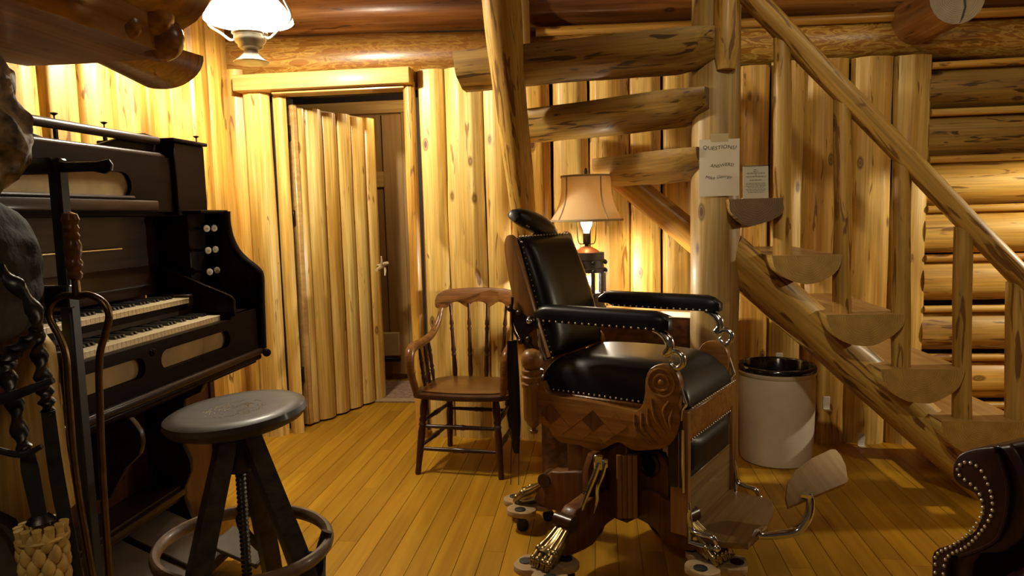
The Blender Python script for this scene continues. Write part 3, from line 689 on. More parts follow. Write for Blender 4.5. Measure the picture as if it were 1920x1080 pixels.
# ------------------------------------------------------------------ swivel stool with a foot hoop
SX, SY = -1.075, 1.945
so = thing('swivel_stool', 'old dark wooden swivel stool with round pressed seat and foot hoop', 'stool', (SX, SY, 0))
tilt = Matrix.Rotation(math.radians(-3.5), 4, 'Y') @ Matrix.Rotation(math.radians(2), 4, 'X')
seat = obj('seat', lathe_bm([(0, -.016), (.17, -.016), (.192, -.006), (.204, .012), (.2, .028), (.185, .036), (.16, .036), (.08, .031), (0, .029)], 48), 'stool', so, T(0, 0, .815) @ tilt)
em = bmesh.new()
for k in range(70):
    r = .008+.085*math.sqrt(random.random()); a = random.uniform(0, 2*PI); q = random.uniform(.01, .022)
    em = join(em, tube_bm([(r*math.cos(a+t*q/r*.5), r*math.sin(a+t*q/r*.5)+.003*math.sin(t*2), .0298+.0014*(r/.09)**2) for t in range(3)], .0016, 5, 2))
obj('pressed_pattern', em, 'worn_tan', seat)['kind'] = 'stuff'
obj('hub_plate', lathe_bm([(.075, 0), (.085, .01), (.085, .022), (.05, .03)], 20), 'stool', so, T(0, 0, .772))
obj('iron_collar', lathe_bm([(.034, 0), (.034, .11), (.042, .112), (.042, .13)], 16), 'iron_grey', so, T(0, 0, .655))
sc = bmesh.new()
obj('screw', lathe_bm([(.013+.003*(k % 2), .24+k*.0068) for k in range(64)], 12), 'iron_grey', so)
obj('leg_block', lathe_bm([(.036, 0), (.046, .02), (.046, .1), (.04, .115)], 12), 'stool', so, T(0, 0, .66))
for k, ad in enumerate((-10, 100, 254)):
    a = math.radians(ad); c, s = math.cos(a), math.sin(a)
    lg = obj('leg', tube_bm([(.042*c, .042*s, .77), (.2*c, .2*s, .36), (.31*c, .31*s, 0)], [.025, .028, .026], 8, 5, 1.1, square=True), 'stool', so)
    obj('hoop_strap', tube_bm([(.246*math.cos(a+.38), .246*math.sin(a+.38), .45), (.225*math.cos(a+.34), .225*math.sin(a+.34), .38), (.235*math.cos(a+.12), .235*math.sin(a+.12), .3), (.24*c, .24*s, .28)], .011, 8, 5, 1.6), 'stool', lg)
    obj('hoop_bolt', tube_bm([(.19*c, .19*s, .425), (.255*c, .255*s, .425)], .005, 6, smooth=False), 'iron_grey', lg)
obj('foot_hoop', xf(ring_bm(.247, .019, 56, 10, .8, 1.1), R(2.5, 'Y')), 'stool_hoop', so, T(0, 0, .425))
obj('spindle_rod', lathe_bm([(.012, 0), (.012, .08)], 10), 'iron', so, T(0, 0, .2))

# ------------------------------------------------------------------ captain's chair
ch = thing('captains_chair', "low oak captain's chair with turned spindles beside the doorway", 'chair', (-.735, 3.87, 0), -6)
sp_o = [(-.255, -.2), (-.275, -.1), (-.27, .06), (-.24, .18), (-.12, .225), (.12, .225), (.24, .18), (.27, .06), (.275, -.1), (.255, -.2), (.15, -.232), (0, -.245), (-.15, -.232)]
obj('seat', prism_bm(smooth2(sp_o, 4), .415, .445, 'Z', .008), 'chair_dark', ch)
obj('seat_panel', prism_bm(smooth2([(a*.86, b*.86+.008) for a, b in sp_o], 4), .4455, .452, 'Z', .003), 'chair_seat', ch)
legprof = [(0, .014), (.03, .017), (.1, .0155), (.3, .019), (.55, .021), (.62, .017), (.64, .022), (.67, .0165), (.7, .0215), (.74, .016), (.78, .02), (.86, .023), (.95, .019), (1, .016)]
LG = {'fl': ((-.235, -.235, 0), (-.2, -.175, .42)), 'fr': ((.235, -.235, 0), (.2, -.175, .42)), 'bl': ((-.205, .245, 0), (-.17, .17, .42)), 'br': ((.205, .245, 0), (.17, .17, .42))}
for k in LG: turned('leg', LG[k][0], LG[k][1], legprof, 'chair_dark', ch)
def onleg(k, t): a, b = map(Vector, LG[k]); return a+(b-a)*t
strp = [(0, .009), (.2, .011), (.42, .0125), (.45, .016), (.5, .013), (.55, .016), (.58, .0125), (.8, .011), (1, .009)]
for a, b, t in (('fl', 'fr', .33), ('fl', 'fr', .62), ('bl', 'br', .6), ('fl', 'bl', .36), ('fr', 'br', .36), ('fl', 'bl', .68), ('fr', 'br', .68)):
    turned('stretcher', onleg(a, t), onleg(b, t), strp, 'chair_dark', ch, 10)
# bowed arms, crest rail, spindles
for s in (-1, 1):
    arm = obj('arm', tube_bm([(s*.245, -.19, .45), (s*.26, -.215, .56), (s*.27, -.2, .655), (s*.275, -.13, .685), (s*.265, -.02, .69), (s*.245, .1, .72), (s*.225, .17, .79), (s*.215, .2, .86)], [.019, .021, .027, .028, .025, .022, .018, .013], 12, 6, 1.0), 'chair_wood', ch)
    for q, (y, zt) in enumerate(((-.06, .675), (.02, .68), (.09, .7))):
        turned('arm_spindle', (s*.24, y, .445), (s*.262, y-.01, zt), [(0, .008), (.12, .01), (.25, .014), (.3, .009), (.34, .014), (.4, .01), (.6, .013), (.66, .009), (.7, .013), (.85, .009), (1, .007)], 'chair_dark', ch, 10)
cr = [(-.245, .865), (-.25, .905), (-.235, .945), (-.19, .965), (-.1, .972), (0, .974), (.1, .972), (.19, .965), (.235, .945), (.25, .905), (.245, .865), (.215, .86), (.185, .862), (.16, .885), (.125, .893), (.085, .87), (.06, .86), (.04, .885), (0, .893), (-.04, .885), (-.06, .86), (-.085, .87), (-.125, .893), (-.16, .885), (-.185, .862), (-.215, .86)]
bm = prism_bm(smooth2(cr, 3), -.013, .013, 'Y', .004)
for v in bm.verts: v.co.y += .2 + (.05-(v.co.x/.25)**2*.06) + (v.co.z-.86)*.22
obj('crest_rail', bm, 'chair_wood', ch, None, 50)
for x in (-.15, -.05, .05, .15):
    turned('back_spindle', (x*.95, .205, .445), (x*1.15, .24, .885), [(0, .011), (.1, .015), (.28, .0125), (.3, .016), (.33, .011), (.36, .016), (.42, .012), (.62, .0105), (.66, .014), (.69, .009), (.72, .014), (.8, .009), (1, .008)], 'chair_dark', ch, 10)

# ------------------------------------------------------------------ stoneware crock under the stairs
cr_ = thing('stoneware_crock', 'big pale stoneware crock with black glazed inside under the stairs', 'crock', (.98, 4.02, 0))
obj('body', lathe_bm([(.18, 0), (.19, .008), (.196, .05), (.202, .3), (.203, .47), (.199, .485), (.206, .492), (.209, .51), (.207, .53), (.2, .537)], 48, 1, False), 'crock', cr_)
obj('glazed_rim', lathe_bm([(.209, .512), (.21, .53), (.203, .54), (.193, .54), (.186, .53), (.188, .3), (.18, .04), (0, .035)], 48, 1, False), 'crock_in', cr_, T(0, 0, .001))
obj('lid_knob', lathe_bm([(.02, 0), (.012, .02), (.018, .04), (0, .05)], 12), 'crock_in', cr_, T(-.02, .06, .036))
# ------------------------------------------------------------------ barber chair (local x = forward, y = far side)
bc = thing('barber_chair', "antique oak barber's chair with black leather seat and brass claw feet", 'chair', (.155, 3.002, 0), -28)
pan = [(-.319, .70), (-.287, .706), (-.267, .668), (-.223, .653), (-.086, .653), (.101, .644), (.139, .645), (.162, .671), (.173, .718), (.175, .77), (.195, .814), (.233, .832), (.271, .828), (.3, .805), (.313, .756), (.306, .685), (.313, .625), (.292, .561), (.254, .518), (.2, .5), (.134, .486), (.1, .491), (.066, .507), (.031, .492), (-.016, .462), (-.064, .452), (-.101, .463), (-.138, .464), (-.201, .462), (-.24, .485), (-.265, .515), (-.318, .53), (-.375, .532), (-.375, .70)]
for s in (-1, 1):
    y0, y1 = (-.295, -.255) if s < 0 else (.255, .295)
    sp_ = obj('side_panel', prism_bm(smooth2(pan, 2), y0, y1, 'Y', .004), 'oak', bc)
    yf = s*.2955
    for cx, k in ((-.25, 0), (-.15, 1), (-.05, 0), (.05, 1)):
        obj('diamond_inlay', prism_bm([(cx-.05, .575), (cx, .535), (cx+.05, .575), (cx, .62)], yf, yf+s*.0015, 'Y'), 'oak_lt' if k else 'oak_dark', sp_)
    for cx in (-.2, -.1, 0):
        obj('diamond_inlay', prism_bm([(cx-.045, .532), (cx, .495), (cx+.045, .532), (cx, .572)], yf, yf+s*.0012, 'Y'), 'oak_lt', sp_)
    cv = ring_bm(.03, .006, 24, 6)
    cv = join(cv, ring_bm(.052, .005, 28, 6), sphere_bm(.015, sc=(1, 1, .5), u=10, v=6))
    obj('carved_rosette', xf(cv, T(.24, yf, .765) @ R(90, 'X')), 'oak', sp_)
    lv = None
    for q in ([(.2, .7), (.215, .63), (.26, .57)], [(.185, .66), (.19, .6), (.235, .55)], [(.16, .64), (.165, .58), (.215, .53)], [(.13, .63), (.14, .57), (.2, .52)], [(.27, .7), (.25, .66), (.265, .6)], [(.285, .67), (.275, .63), (.28, .59)]):
        t_ = tube_bm([(a, yf, b) for a, b in q], [.004, .009, .003], 8); lv = join(lv, t_) if lv else t_
    obj('carved_leaf', lv, 'oak', sp_)
    nw = obj('corner_post', lathe_bm([(.0, .47), (.016, .476), (.02, .488), (.009, .498), (.022, .51), (.036, .53), (.042, .54), (.042, .67), (.047, .68), (.049, .692), (.043, .7), (.05, .712), (.05, .722), (.042, .728), (.046, .738), (.046, .748), (.034, .755), (.045, .768), (.05, .79), (.045, .815), (.03, .832), (0, .84)], 24), 'oak_z', bc, T(-.345, s*.277, 0))
# under-frame, seat, front frame
obj('seat_frame', box_bm(-.34, .335, -.255, .255, .555, .66, .006), 'oak', bc)
def seatf(s, t):
    u = -.33+.672*s; v = -.262+.524*t
    e = min(1, 4*min(s+.05, 1-s, t+.02, 1-t+.02)); d = 1-(1-e)**2.2
    z = .735+.085*d*(1-.25*(2*s-1)**2) - (.02 if s > .85 else 0)*(s-.85)/.15
    r = .02*max(0, 1-8*min(s, 1-s)); q = .02*max(0, 1-8*min(t, 1-t))
    b = Vector((u*.99, v*.985, .662)); return Vector((u+(r if s < .5 else -r), v+(q if t < .5 else -q), z)), b
sc_ = obj('seat_cushion', cushion_bm(22, 20, seatf), 'black_leather', bc, None, 75)
m_ = sc_.modifiers.new('sub', 'SUBSURF'); m_.levels = m_.render_levels = 1
obj('nailheads', studs_bm([(.342, -.25+i*.0227, .672) for i in range(23)]+[(-.3+i*.024, -.262, .672) for i in range(24)], .005), 'nail', sc_)['kind'] = 'stuff'
for s in (-1, 1):
    y0, y1 = (-.282, -.247) if s < 0 else (.247, .282)
    fp = obj('front_post', box_bm(.268, .337, y0, y1, .185, .662, .004), 'oak_z', bc)
    if s < 0:
        obj('slide_plate', join(box_bm(.262, .3, -.288, -.282, .37, .6, .003), box_bm(.306, .318, -.29, -.282, .37, .63, .003)), 'bronze', fp)
        obj('adjusting_rod', tube_bm([(.325, -.297, .36), (.325, -.297, .6)], .006, 8, smooth=False), 'chrome', fp)
    br = tube_bm([(.335, s*.27, .315), (.343, s*.275, .25), (.352, s*.275, .215), (.39, s*.272, .205), (.43, s*.268, .2), (.445, s*.266, .17)], [.008, .01, .011, .01, .011, .008], 9)
    br = join(br, tube_bm([(.34, s*.275, .29), (.342, s*.275, .165), (.44, s*.272, .16)], .009, 8, smooth=False), sphere_bm(.015, (.445, s*.272, .165), u=10, v=6))
    obj('footboard_bracket', br, 'chrome', bc)
obj('front_apron', box_bm(.3, .33, -.247, .247, .545, .662, .003), 'oak', bc)
fp = obj('calf_pad', cushion_bm(10, 14, lambda s, t: (Vector((.322+.028*min(1, 5*min(s, 1-s))*min(1, 6*min(t, 1-t)), -.24+.48*t, .39+.155*s)), Vector((.31, -.24+.48*t, .39+.155*s)))), 'black_leather', bc, None, 75)
obj('nailheads', studs_bm([(.326, -.235+i*.0235, .54) for i in range(21)], .0055), 'nail', fp)['kind'] = 'stuff'
obj('lower_board', box_bm(.3, .325, -.247, .247, .19, .392, .003), 'oak_y', bc)
ft = obj('footboard', prism_bm([(.29, -.25), (.46, -.262), (.545, -.225), (.56, -.06), (.545, .12), (.51, .225), (.3, .235)], .165, .19, 'Z', .004), 'oak_y', bc)
obj('hinge_pin', tube_bm([(.36, -.27, .178), (.36, -.25, .178)], .008, 8, smooth=False), 'chrome', ft)
obj('foot_arm', join(tube_bm([(.535, -.12, .185), (.56, -.105, .175), (.61, -.07, .178), (.665, -.03, .19), (.7, -.01, .24), (.708, .0, .3), (.7, .0, .335)], [.016, .014, .0165, .017, .017, .016, .014], 12), tube_bm([(.54, -.16, .18), (.55, -.12, .195), (.565, -.07, .2)], [.007, .013, .007], 8), box_bm(.68, .715, -.03, .03, .325, .335)), 'chrome', ft)
e1 = Vector((.9, .33, .25)).normalized(); nn = Vector((-.28, -.72, .64)); nn = (nn-e1*nn.dot(e1)).normalized(); e2 = nn.cross(e1)
pm = Matrix.Identity(4)
for i in range(3): pm[i][0] = e1[i]; pm[i][1] = e2[i]; pm[i][2] = nn[i]; pm[i][3] = (.697, 2.655, .288)[i]
pl = [(0, 0), (.2, 0), (.212, .006), (.238, .06), (.248, .105), (.246, .135), (.232, .142), (.16, .137), (.09, .118), (.045, .085), (.01, .035)]
obj('foot_plate', prism_bm([(a*1.27, b) for a, b in pl], -.024, 0, 'Z', .0025), 'raw_ply', ft, (T(.155, 3.002, 0) @ R(-28, 'Z')).inverted() @ pm)
# arms and their scrolled supports
for s in (-1, 1):
    def armf(a, t, s=s):
        u = -.315+.585*a; e = min(1, 9*min(a+.01, 1-a+.005)); d = 1-(1-e)**2
        w = .037*(.55+.45*d); zc = .992; top = .006+.034*d; bot = .03-(.012 if a < .15 else 0)
        an = PI*t; return Vector((u, s*.28-w*math.cos(an), zc+top*math.sin(an)**.6)), Vector((u, s*.28-w*.96*math.cos(an), zc-bot+.004*abs(a-.5)))
    ap = obj('arm_pad', cushion_bm(20, 10, armf), 'black_leather', bc, None, 70)
    obj('nailheads', studs_bm([(-.26+i*.03, s*.28-.037, .968) for i in range(17)], .0048), 'nail', ap)['kind'] = 'stuff'
    sc2 = [(.2, .958), (.235, .95), (.262, .925), (.268, .895), (.25, .872), (.262, .872), (.29, .885), (.315, .868), (.317, .84), (.293, .822), (.27, .838), (.278, .855)]
    tb = tube_bm([(a, s*.28, b) for a, b in sc2], [.007, .014, .018, .016, .013, .012, .011, .012, .011, .011, .009, .006], 12)
    tb = join(tb, tube_bm([(.27, s*.28, .835), (.3, s*.28, .78), (.322, s*.282, .715), (.328, s*.282, .69), (.315, s*.282, .66), (.31, s*.285, .55)], [.007, .006, .007, .008, .006, .005], 8))
    obj('arm_support', tb, 'chrome', bc)
# back
b0, b1 = Vector((-.3, 0, .79)), Vector((-.462, 0, 1.3)); bd = (b1-b0); bn = Vector((bd.z, 0, -bd.x)).normalized()
def backf(s, t):
    p = b0+bd*s; w = .225-.02*s; v = -w+2*w*t; e = min(1, 7*min(s+.01, 1-s+.01, t+.01, 1-t+.01)); d = 1-(1-e)**2
    return p+Vector((0, v, 0))+bn*(.012+.04*d+.02*math.sin(PI*s)), p+Vector((0, v, 0))-bn*.004
bp_ = obj('back_pad', cushion_bm(18, 16, backf), 'black_leather', bc, None, 75)
obj('nailheads', studs_bm([tuple(b0+bd*(i/22)+Vector((0, -.222+.02*i/22, 0))+bn*.02) for i in range(23)]+[tuple(b1+Vector((0, -.2+i*.0235, 0))+bn*.02) for i in range(18)], .005), 'nail', bp_)['kind'] = 'stuff'
for s in (-1, 1):
    q = [(-.285, .8), (-.345, .8), (-.395, .855), (-.44, .97), (-.478, 1.13), (-.495, 1.25), (-.49, 1.3), (-.47, 1.315), (-.45, 1.3)]
    bs = obj('back_side', prism_bm(smooth2(q, 2, False), s*.215, s*.25, 'Y', .004), 'oak_z', bc)
    if s < 0:
        bk = prism_bm(smooth2([(-.47, 1.02), (-.45, 1.0), (-.39, .975), (-.35, .955), (-.33, .97), (-.33, .93), (-.36, .91), (-.385, .88), (-.35, .84), (-.385, .835), (-.42, .88), (-.45, .94)], 2), -.262, -.251, 'Y', .002)
        bk = join(bk, tube_bm([(-.452, -.26, 1.05), (-.455, -.26, .93), (-.425, -.26, .87)], .006, 8), studs_bm([(-.462, -.265, 1.0), (-.415, -.265, .985), (-.41, -.265, .862), (-.37, -.265, .875)], .014))
        bk = join(bk, sphere_bm(.02, (-.355, -.268, .957), u=12, v=8))
        obj('scrolled_bracket', bk, 'bronze', bc)
        obj('hinge_bolt', sphere_bm(.013, (-.352, -.285, .957), u=12, v=8), 'chrome', bc)
obj('back_board', prism_bm([(-.3, .79), (-.462, 1.3), (-.478, 1.3), (-.345, .79)], -.215, .215, 'Y'), 'oak_dark', bc)
obj('chrome_edge', tube_bm([(-.325, -.255, .92), (-.318, -.258, .85), (-.29, -.258, .79)], .006, 8), 'chrome', bc)
# head rest
def headf(s, t):
    v = -.165+.33*s; k = math.sin(PI*min(max(s, .03), .97))**.32; a = PI*t
    return Vector((-.062*k*math.cos(a), v, .005+.052*k*math.sin(a))), Vector((-.062*k*math.cos(a), v, -.005-.03*k*math.sin(a)))
hr = obj('head_rest', cushion_bm(18, 12, headf), 'black_leather', bc, T(-.49, -.025, 1.352) @ R(-15, 'X') @ R(28, 'Y'), 75)
obj('nailheads', studs_bm([(.05, -.11+i*.015, -.008) for i in range(15)], .0045), 'nail', hr)['kind'] = 'stuff'
obj('head_rest_stem', box_bm(-.5, -.475, -.02, .02, 1.22, 1.34, .004), 'iron_grey', bc)
# pedestal with four fins and claw feet (turned a little against the seat)
pd_ = T(*bc.matrix_basis.inverted().to_translation()) if False else Matrix.Identity(4)
inv = (T(.155, 3.002, 0) @ R(-28, 'Z')).inverted()
PC = Vector((.09, 2.9, 0))
feet = [Vector((-.196, 2.516, .1)), Vector((-.325, 3.083, .1)), Vector((.405, 2.606, .1)), Vector((.37, 3.22, .1))]
obj('pedestal_core', box_bm(-.12, .12, -.12, .12, .17, .56, .004), 'oak_dark', bc, inv @ T(*PC) @ R(49, 'Z'))
obj('fluted_post', join(*[tube_bm([(-.03+.02*i, -.015, .2), (-.03+.02*i, -.015, .455)], .0115, 8, smooth=False) for i in range(4)]), 'oak_z', bc, inv @ T(PC.x+.012, PC.y-.165, 0) @ R(4, 'Z'))
for i, f_ in enumerate(feet):
    d = f_-PC; d.z = 0; ln = d.length; a = math.degrees(math.atan2(d.y, d.x)); mx = inv @ T(*PC) @ R(a, 'Z')
    fin_ = obj('pedestal_fin', prism_bm([(.03, .17), (.21, .16), (.245, .21), (.25, .4), (.215, .455), (.03, .46)], -.014, .014, 'Y', .004), 'oak_dark', bc, mx)
    lg = obj('foot_leg', prism_bm(smooth2([(.04, .17), (.14, .155), (.2, .14), (.25, .1), (ln-.06, .115), (ln-.05, .16), (ln-.08, .2), (ln-.11, .205), (ln-.1, .24), (ln-.13, .275), (ln-.17, .28), (.17, .3), (.1, .27), (.04, .25)], 3), -.034, .034, 'Y', .008), 'oak_dark', bc, mx, 50)
    obj('scroll_knee', tube_bm([(ln-.1, -.042, .232), (ln-.1, .042, .232)], .03, 14, smooth=False), 'chair_dark', bc, mx)
    cl = tube_bm([(ln-.1, 0, .2), (ln-.06, 0, .165), (ln-.02, 0, .14), (ln+.02, 0, .125)], [.03, .034, .038, .042], 12)
    for q in (-.03, -.011, .011, .03):
        cl = join(cl, tube_bm([(ln-.09, q*.8, .215), (ln-.04, q, .18), (ln, q*1.2, .158), (ln+.04, q*1.25, .125), (ln+.055, q*1.25, .104)], [.008, .011, .013, .0145, .008], 8))
        cl = join(cl, sphere_bm(.016, (ln+.01, q*1.25, .155), u=10, v=6), sphere_bm(.0155, (ln+.042, q*1.25, .128), u=10, v=6))
    obj('claw_foot', cl, 'brass', bc, mx, 60)
    obj('leaf_casting', join(*[tube_bm([(.15, q, .155), (.22, q*1.2, .12), (ln-.1, q, .13)], [.004, .01, .006], 7) for q in (-.02, 0, .02)]), 'old_brass', bc, mx)
mf = feet[2]-PC; a = math.degrees(math.atan2(mf.y, mf.x))
obj('round_medallion', lathe_bm([(.0, 0), (.05, 0), (.052, .01), (.04, .016), (.036, .01), (0, .012)], 22), 'bronze', bc, inv @ T(*PC) @ R(a, 'Z') @ T(.16, -.014, .4) @ R(90, 'X'))
# wheeled dollies under the four feet
def dolly_bm(r):
    o = []
    for k in range(3):
        for j in range(-2, 3):
            a = math.radians(120*k+j*22); rr = r if abs(j) < 2 else r*.78; o.append((rr*math.cos(a), rr*math.sin(a)))
        a = math.radians(120*k+60); o.append((r*.48*math.cos(a), r*.48*math.sin(a)))
    return prism_bm(smooth2(o, 3), .073, .098, 'Z', .004)
labs = ['small plywood caster dolly under the nearest left claw foot', 'small plywood caster dolly under the rear left claw foot with two black caps showing', 'small plywood caster dolly under the claw foot below the footboard', 'small plywood caster dolly under the hidden far right claw foot']
d0 = None
for i, f_ in enumerate(feet):
    d = (f_-PC).normalized(); c = f_+d*.01
    if d0 is None:
        d0 = thing('furniture_dolly', labs[0], 'dolly', (c.x, c.y, 0), 0, 'caster dollies under the barber chair')
        obj('plate', dolly_bm(.125), 'raw_ply', d0)
        for k in range(3):
            a = math.radians(120*k); m = T(.088*math.cos(a), .088*math.sin(a), 0)
            obj('cap', lathe_bm([(.025, .098), (.025, .101), (.02, .103), (0, .103)], 16), 'rubber', d0, m)
            cs = obj('caster', join(xf(lathe_bm([(.02, -.011), (.027, -.008), (.027, .008), (.02, .011)], 16), T(.01, 0, .027) @ R(90, 'X')), box_bm(-.012, .02, -.016, .016, .04, .073, .003)), 'rubber', d0, m)
        dd = d0
    else: dd = dup_tree(d0); dd['label'] = labs[i]; dd.location = (c.x, c.y, 0)
    dd.rotation_euler = (0, 0, math.radians([40, 15, -8, 70][i]))
# locking pliers clamped on the pedestal
lp = thing('locking_pliers', 'shiny locking pliers clamped under the barber chair side panel', 'pliers', (-.035, 2.64, .25))
obj('upper_handle', tube_bm([(.03, 0, .2), (.012, 0, .15), (-.012, -.002, .09), (-.035, -.004, .03), (-.05, -.004, -.02)], [.016, .017, .015, .012, .01], 8, 6, .7), 'chrome', lp)
obj('lower_handle', tube_bm([(.055, 0, .2), (.04, 0, .15), (.022, 0, .1), (.02, 0, .05), (.005, 0, .0)], [.013, .014, .011, .01, .008], 8, 6, .7), 'chrome', lp)
obj('jaw', join(box_bm(.01, .045, -.008, .008, .17, .23, .004), box_bm(.045, .065, -.007, .007, .18, .215, .003)), 'chrome', lp)
obj('adjusting_screw', lathe_bm([(.006, -.045), (.009, -.04), (.009, -.025), (.005, -.02)], 10), 'chrome', lp, T(-.052, -.004, 0) @ R(14, 'Y'))
for q in ((.02, -.01, .19), (.046, -.009, .175), (.03, -.009, .14)): obj('rivet', studs_bm([q], .004), 'bronze', lp)
text_obj('engraved_word', 'PETE', .02, 'ink', lp, T(-.018, -.0125, .095) @ R(69, 'Y').inverted() @ R(90, 'X'))
# razor strop hanging behind the chair arm
sp2 = thing('razor_strop', 'black leather razor strop hanging in strips beside the barber chair back', 'strop', (-.372, 2.99, 0))
obj('wide_strap', tube_bm([(-.006, 0, .86), (-.004, .0, .7), (.004, 0, .5), (.008, .0, .36)], [.016, .021, .021, .012], 8, 5, .25, up=(0, 1, 0)), 'black_leather', sp2)
obj('back_strap', tube_bm([(.006, .018, .86), (.008, .02, .7), (.01, .02, .5), (.012, .02, .4)], [.012, .017, .017, .008], 8, 5, .3, up=(0, 1, 0)), 'black_leather', sp2)
for dx in (-.022, .012): obj('thin_strap', tube_bm([(dx+.01, .008, .45), (dx+.004, .006, .34), (dx, .004, .215)], [.006, .005, .004], 6, 5, .5), 'chair_dark', sp2)
obj('hanging_hook', tube_bm([(.0, .005, 1.02), (.002, .006, .95), (.0, .005, .85)], .004, 6), 'iron', sp2)

# ------------------------------------------------------------------ log table and wagon-hub lamp
tb_ = thing('log_table', 'half-log table with bark underside and bark-covered log legs behind the barber chair', 'table', (.1, 3.87, 0))
obj('half_log_top', log_bm(.93, .24, .24, 180, 360, 200, .1, 20, 14, .95), ['bark', 'end_brown', 'tread'], tb_, frame((-.42, 0, .86), (1, 0, 0)))
for x, y in ((-.345, -.14), (.3, -.13), (-.33, .15), (.32, .15)):
    obj('bark_leg', log_bm(.68, .075, .07, 0, 360, 210+x*10, .1, 16, 10), ['bark', 'end_brown', 'bark'], tb_, T(x, y, 0))
for k, (x, y, a, sx, lab) in enumerate(((.21, 3.7, 14, .3, 'cream paper sheet on the log table near its front edge'), (.4, 3.74, -20, .2, 'cream paper sheet on the log table at its right end'))):
    p = tag(obj('paper_sheet', box_bm(-sx/2, sx/2, -.1, .1, 0, .002), 'paper', None, T(x, y, .8605) @ R(a, 'Z')), lab, 'paper', 'papers on the log table')
tl = thing('table_lamp', 'table lamp made from an old wagon-wheel hub with cream bell shade', 'lamp', (-.06, 3.86, .861))
obj('hub_base', lathe_bm([(.095, 0), (.1, .01), (.1, .035), (.094, .04), (.092, .09), (.098, .094), (.098, .112), (.03, .114)], 24), 'hub', tl)
obj('hub_top', lathe_bm([(.03, .218), (.098, .22), (.098, .24), (.092, .245), (.09, .285), (.093, .288), (.093, .326), (.06, .328)], 24), 'hub', tl)
for k in range(10):
    a = 2*PI*k/10+.03
    obj('hub_rib', box_bm(.078, .1, -.011, .011, .108, .224, .003), 'hub', tl, R(math.degrees(a), 'Z'))
obj('hub_bolt', studs_bm([(.103*math.cos(a), .103*math.sin(a), z) for a in (-.3, .4, -1.2, -2) for z in (.1, .23, .275)], .012), 'iron', tl)
obj('hub_bulb', sphere_bm(.028, (0, 0, .17), u=14, v=10), 'bulb', tl)
obj('copper_cap', lathe_bm([(.072, .328), (.06, .338), (.02, .36), (0, .362)], 20), 'copper', tl)
obj('socket', lathe_bm([(.012, .355), (.012, .37), (.02, .372), (.02, .425), (.016, .43)], 16), 'bronze', tl)
obj('shade_bulb', lathe_bm([(.014, .428), (.019, .45), (.03, .475), (.033, .5), (.026, .53), (0, .545)], 16), 'spare_glow', tl)
for s in (-1, 1): obj('harp', tube_bm([(s*.012, 0, .372), (s*.042, 0, .38), (s*.05, 0, .45), (s*.045, 0, .6), (s*.015, 0, .72), (0, 0, .735)], .003, 6), 'brass', tl)
sh = []
for k in range(11): t = k/10; sh.append((.196-.062*t-.028*math.sin(PI*t)*(1-.3*t), .498+.235*t))
sm = obj('shade', lathe_bm(sh+[(r-.002, z) for r, z in sh[::-1]]+[sh[0]], 40, 1, False), 'shade', tl)
me = sm.data
obj('shade_trim', ring_bm(.196, .005, 40, 6, .6, 1.4), 'trim_tan', tl, T(0, 0, .5)); obj('shade_trim', ring_bm(.134, .005, 40, 6, .6, 1.2), 'trim_tan', tl, T(0, 0, .735))
for a in (-.95, -2.4, .6, 2.2):
    obj('shade_seam', tube_bm([((r+.0015)*math.cos(a), (r+.0015)*math.sin(a), z) for r, z in sh], .004, 6, 2), 'trim_tan', tl)
obj('finial', lathe_bm([(.006, .733), (.006, .745), (.01, .757), (.006, .775), (0, .782)], 12), 'iron', tl)

# ------------------------------------------------------------------ papers and placard
pa = thing('paper_sign', 'white paper sheet with handwritten lines taped on the log post', 'sign', (.557, 3.375, 1.592))
def curl(x): return .55*x*x
def bend(o):
    for v in o.data.vertices: v.co.y += 0
    return o
bm = cushion_bm(12, 2, lambda s, t: (Vector((-.09+.18*s, curl(-.09+.18*s)-.0, -.129+.258*t)), Vector((-.09+.18*s, curl(-.09+.18*s)+.0008, -.129+.258*t))))
obj('sheet', bm, 'paper', pa)
bm = cushion_bm(6, 1, lambda s, t: (Vector((-.04+.08*s, curl(-.04+.08*s)-.0012, .118+.036*t)), Vector((-.04+.08*s, curl(-.04+.08*s)-.0004, .118+.036*t))))
obj('tape', bm, 'tape', pa)
def pt(s, size, x, z, sh_=.15):
    o = text_obj('handwriting', s, size, 'ink', pa, Matrix.Identity(4), sh_, 'CENTER', 0)
    for v in o.data.vertices:
        a, b, c = v.co; v.co = (a*1.08+x, curl(a*1.08+x)-.0004-c*.3, b+z+.003*math.sin(a*70))
pt('QUESTIONS?', .0245, 0, .083); pt('ANSWERS!', .0205, .012, .004); pt('Mike George', .0205, -.005, -.049, .3)
pc = thing('placard', 'small printed placard standing on the dark stair tread beside the post', 'sign', (.712, 3.335, 1.447))
obj('card', box_bm(-.056, .056, 0, .004, 0, .146, .001), 'placard', pc, R(-6, 'X'))
obj('chrome_top', box_bm(-.056, .056, -.001, .005, .146, .149), 'chrome', pc, R(-6, 'X'))
obj('card_foot', box_bm(-.056, .056, 0, .04, 0, .003), 'placard', pc)
rw = random.Random(5); bmx = None
for i, (z, w_, h_) in enumerate(((.13, .016, .0035), (.122, .02, .0035), (.114, .08, .0035), (.106, .006, .003), (.099, .085, .0035), (.083, .055, .003), (.069, .084, .002), (.063, .086, .002), (.056, .084, .002), (.05, .07, .002), (.042, .086, .002), (.035, .08, .002), (.028, .07, .002))):
    x = -w_/2
    while x < w_/2-.003:
        l = min(rw.uniform(.006, .015), w_/2-x); b = box_bm(x, x+l, -.0006, 0, z-h_/2, z+h_/2); bmx = join(bmx, b) if bmx else b; x += l+.003
obj('small_print', bmx, 'ink_grey', pc, R(-6, 'X'), 0)['kind'] = 'stuff'

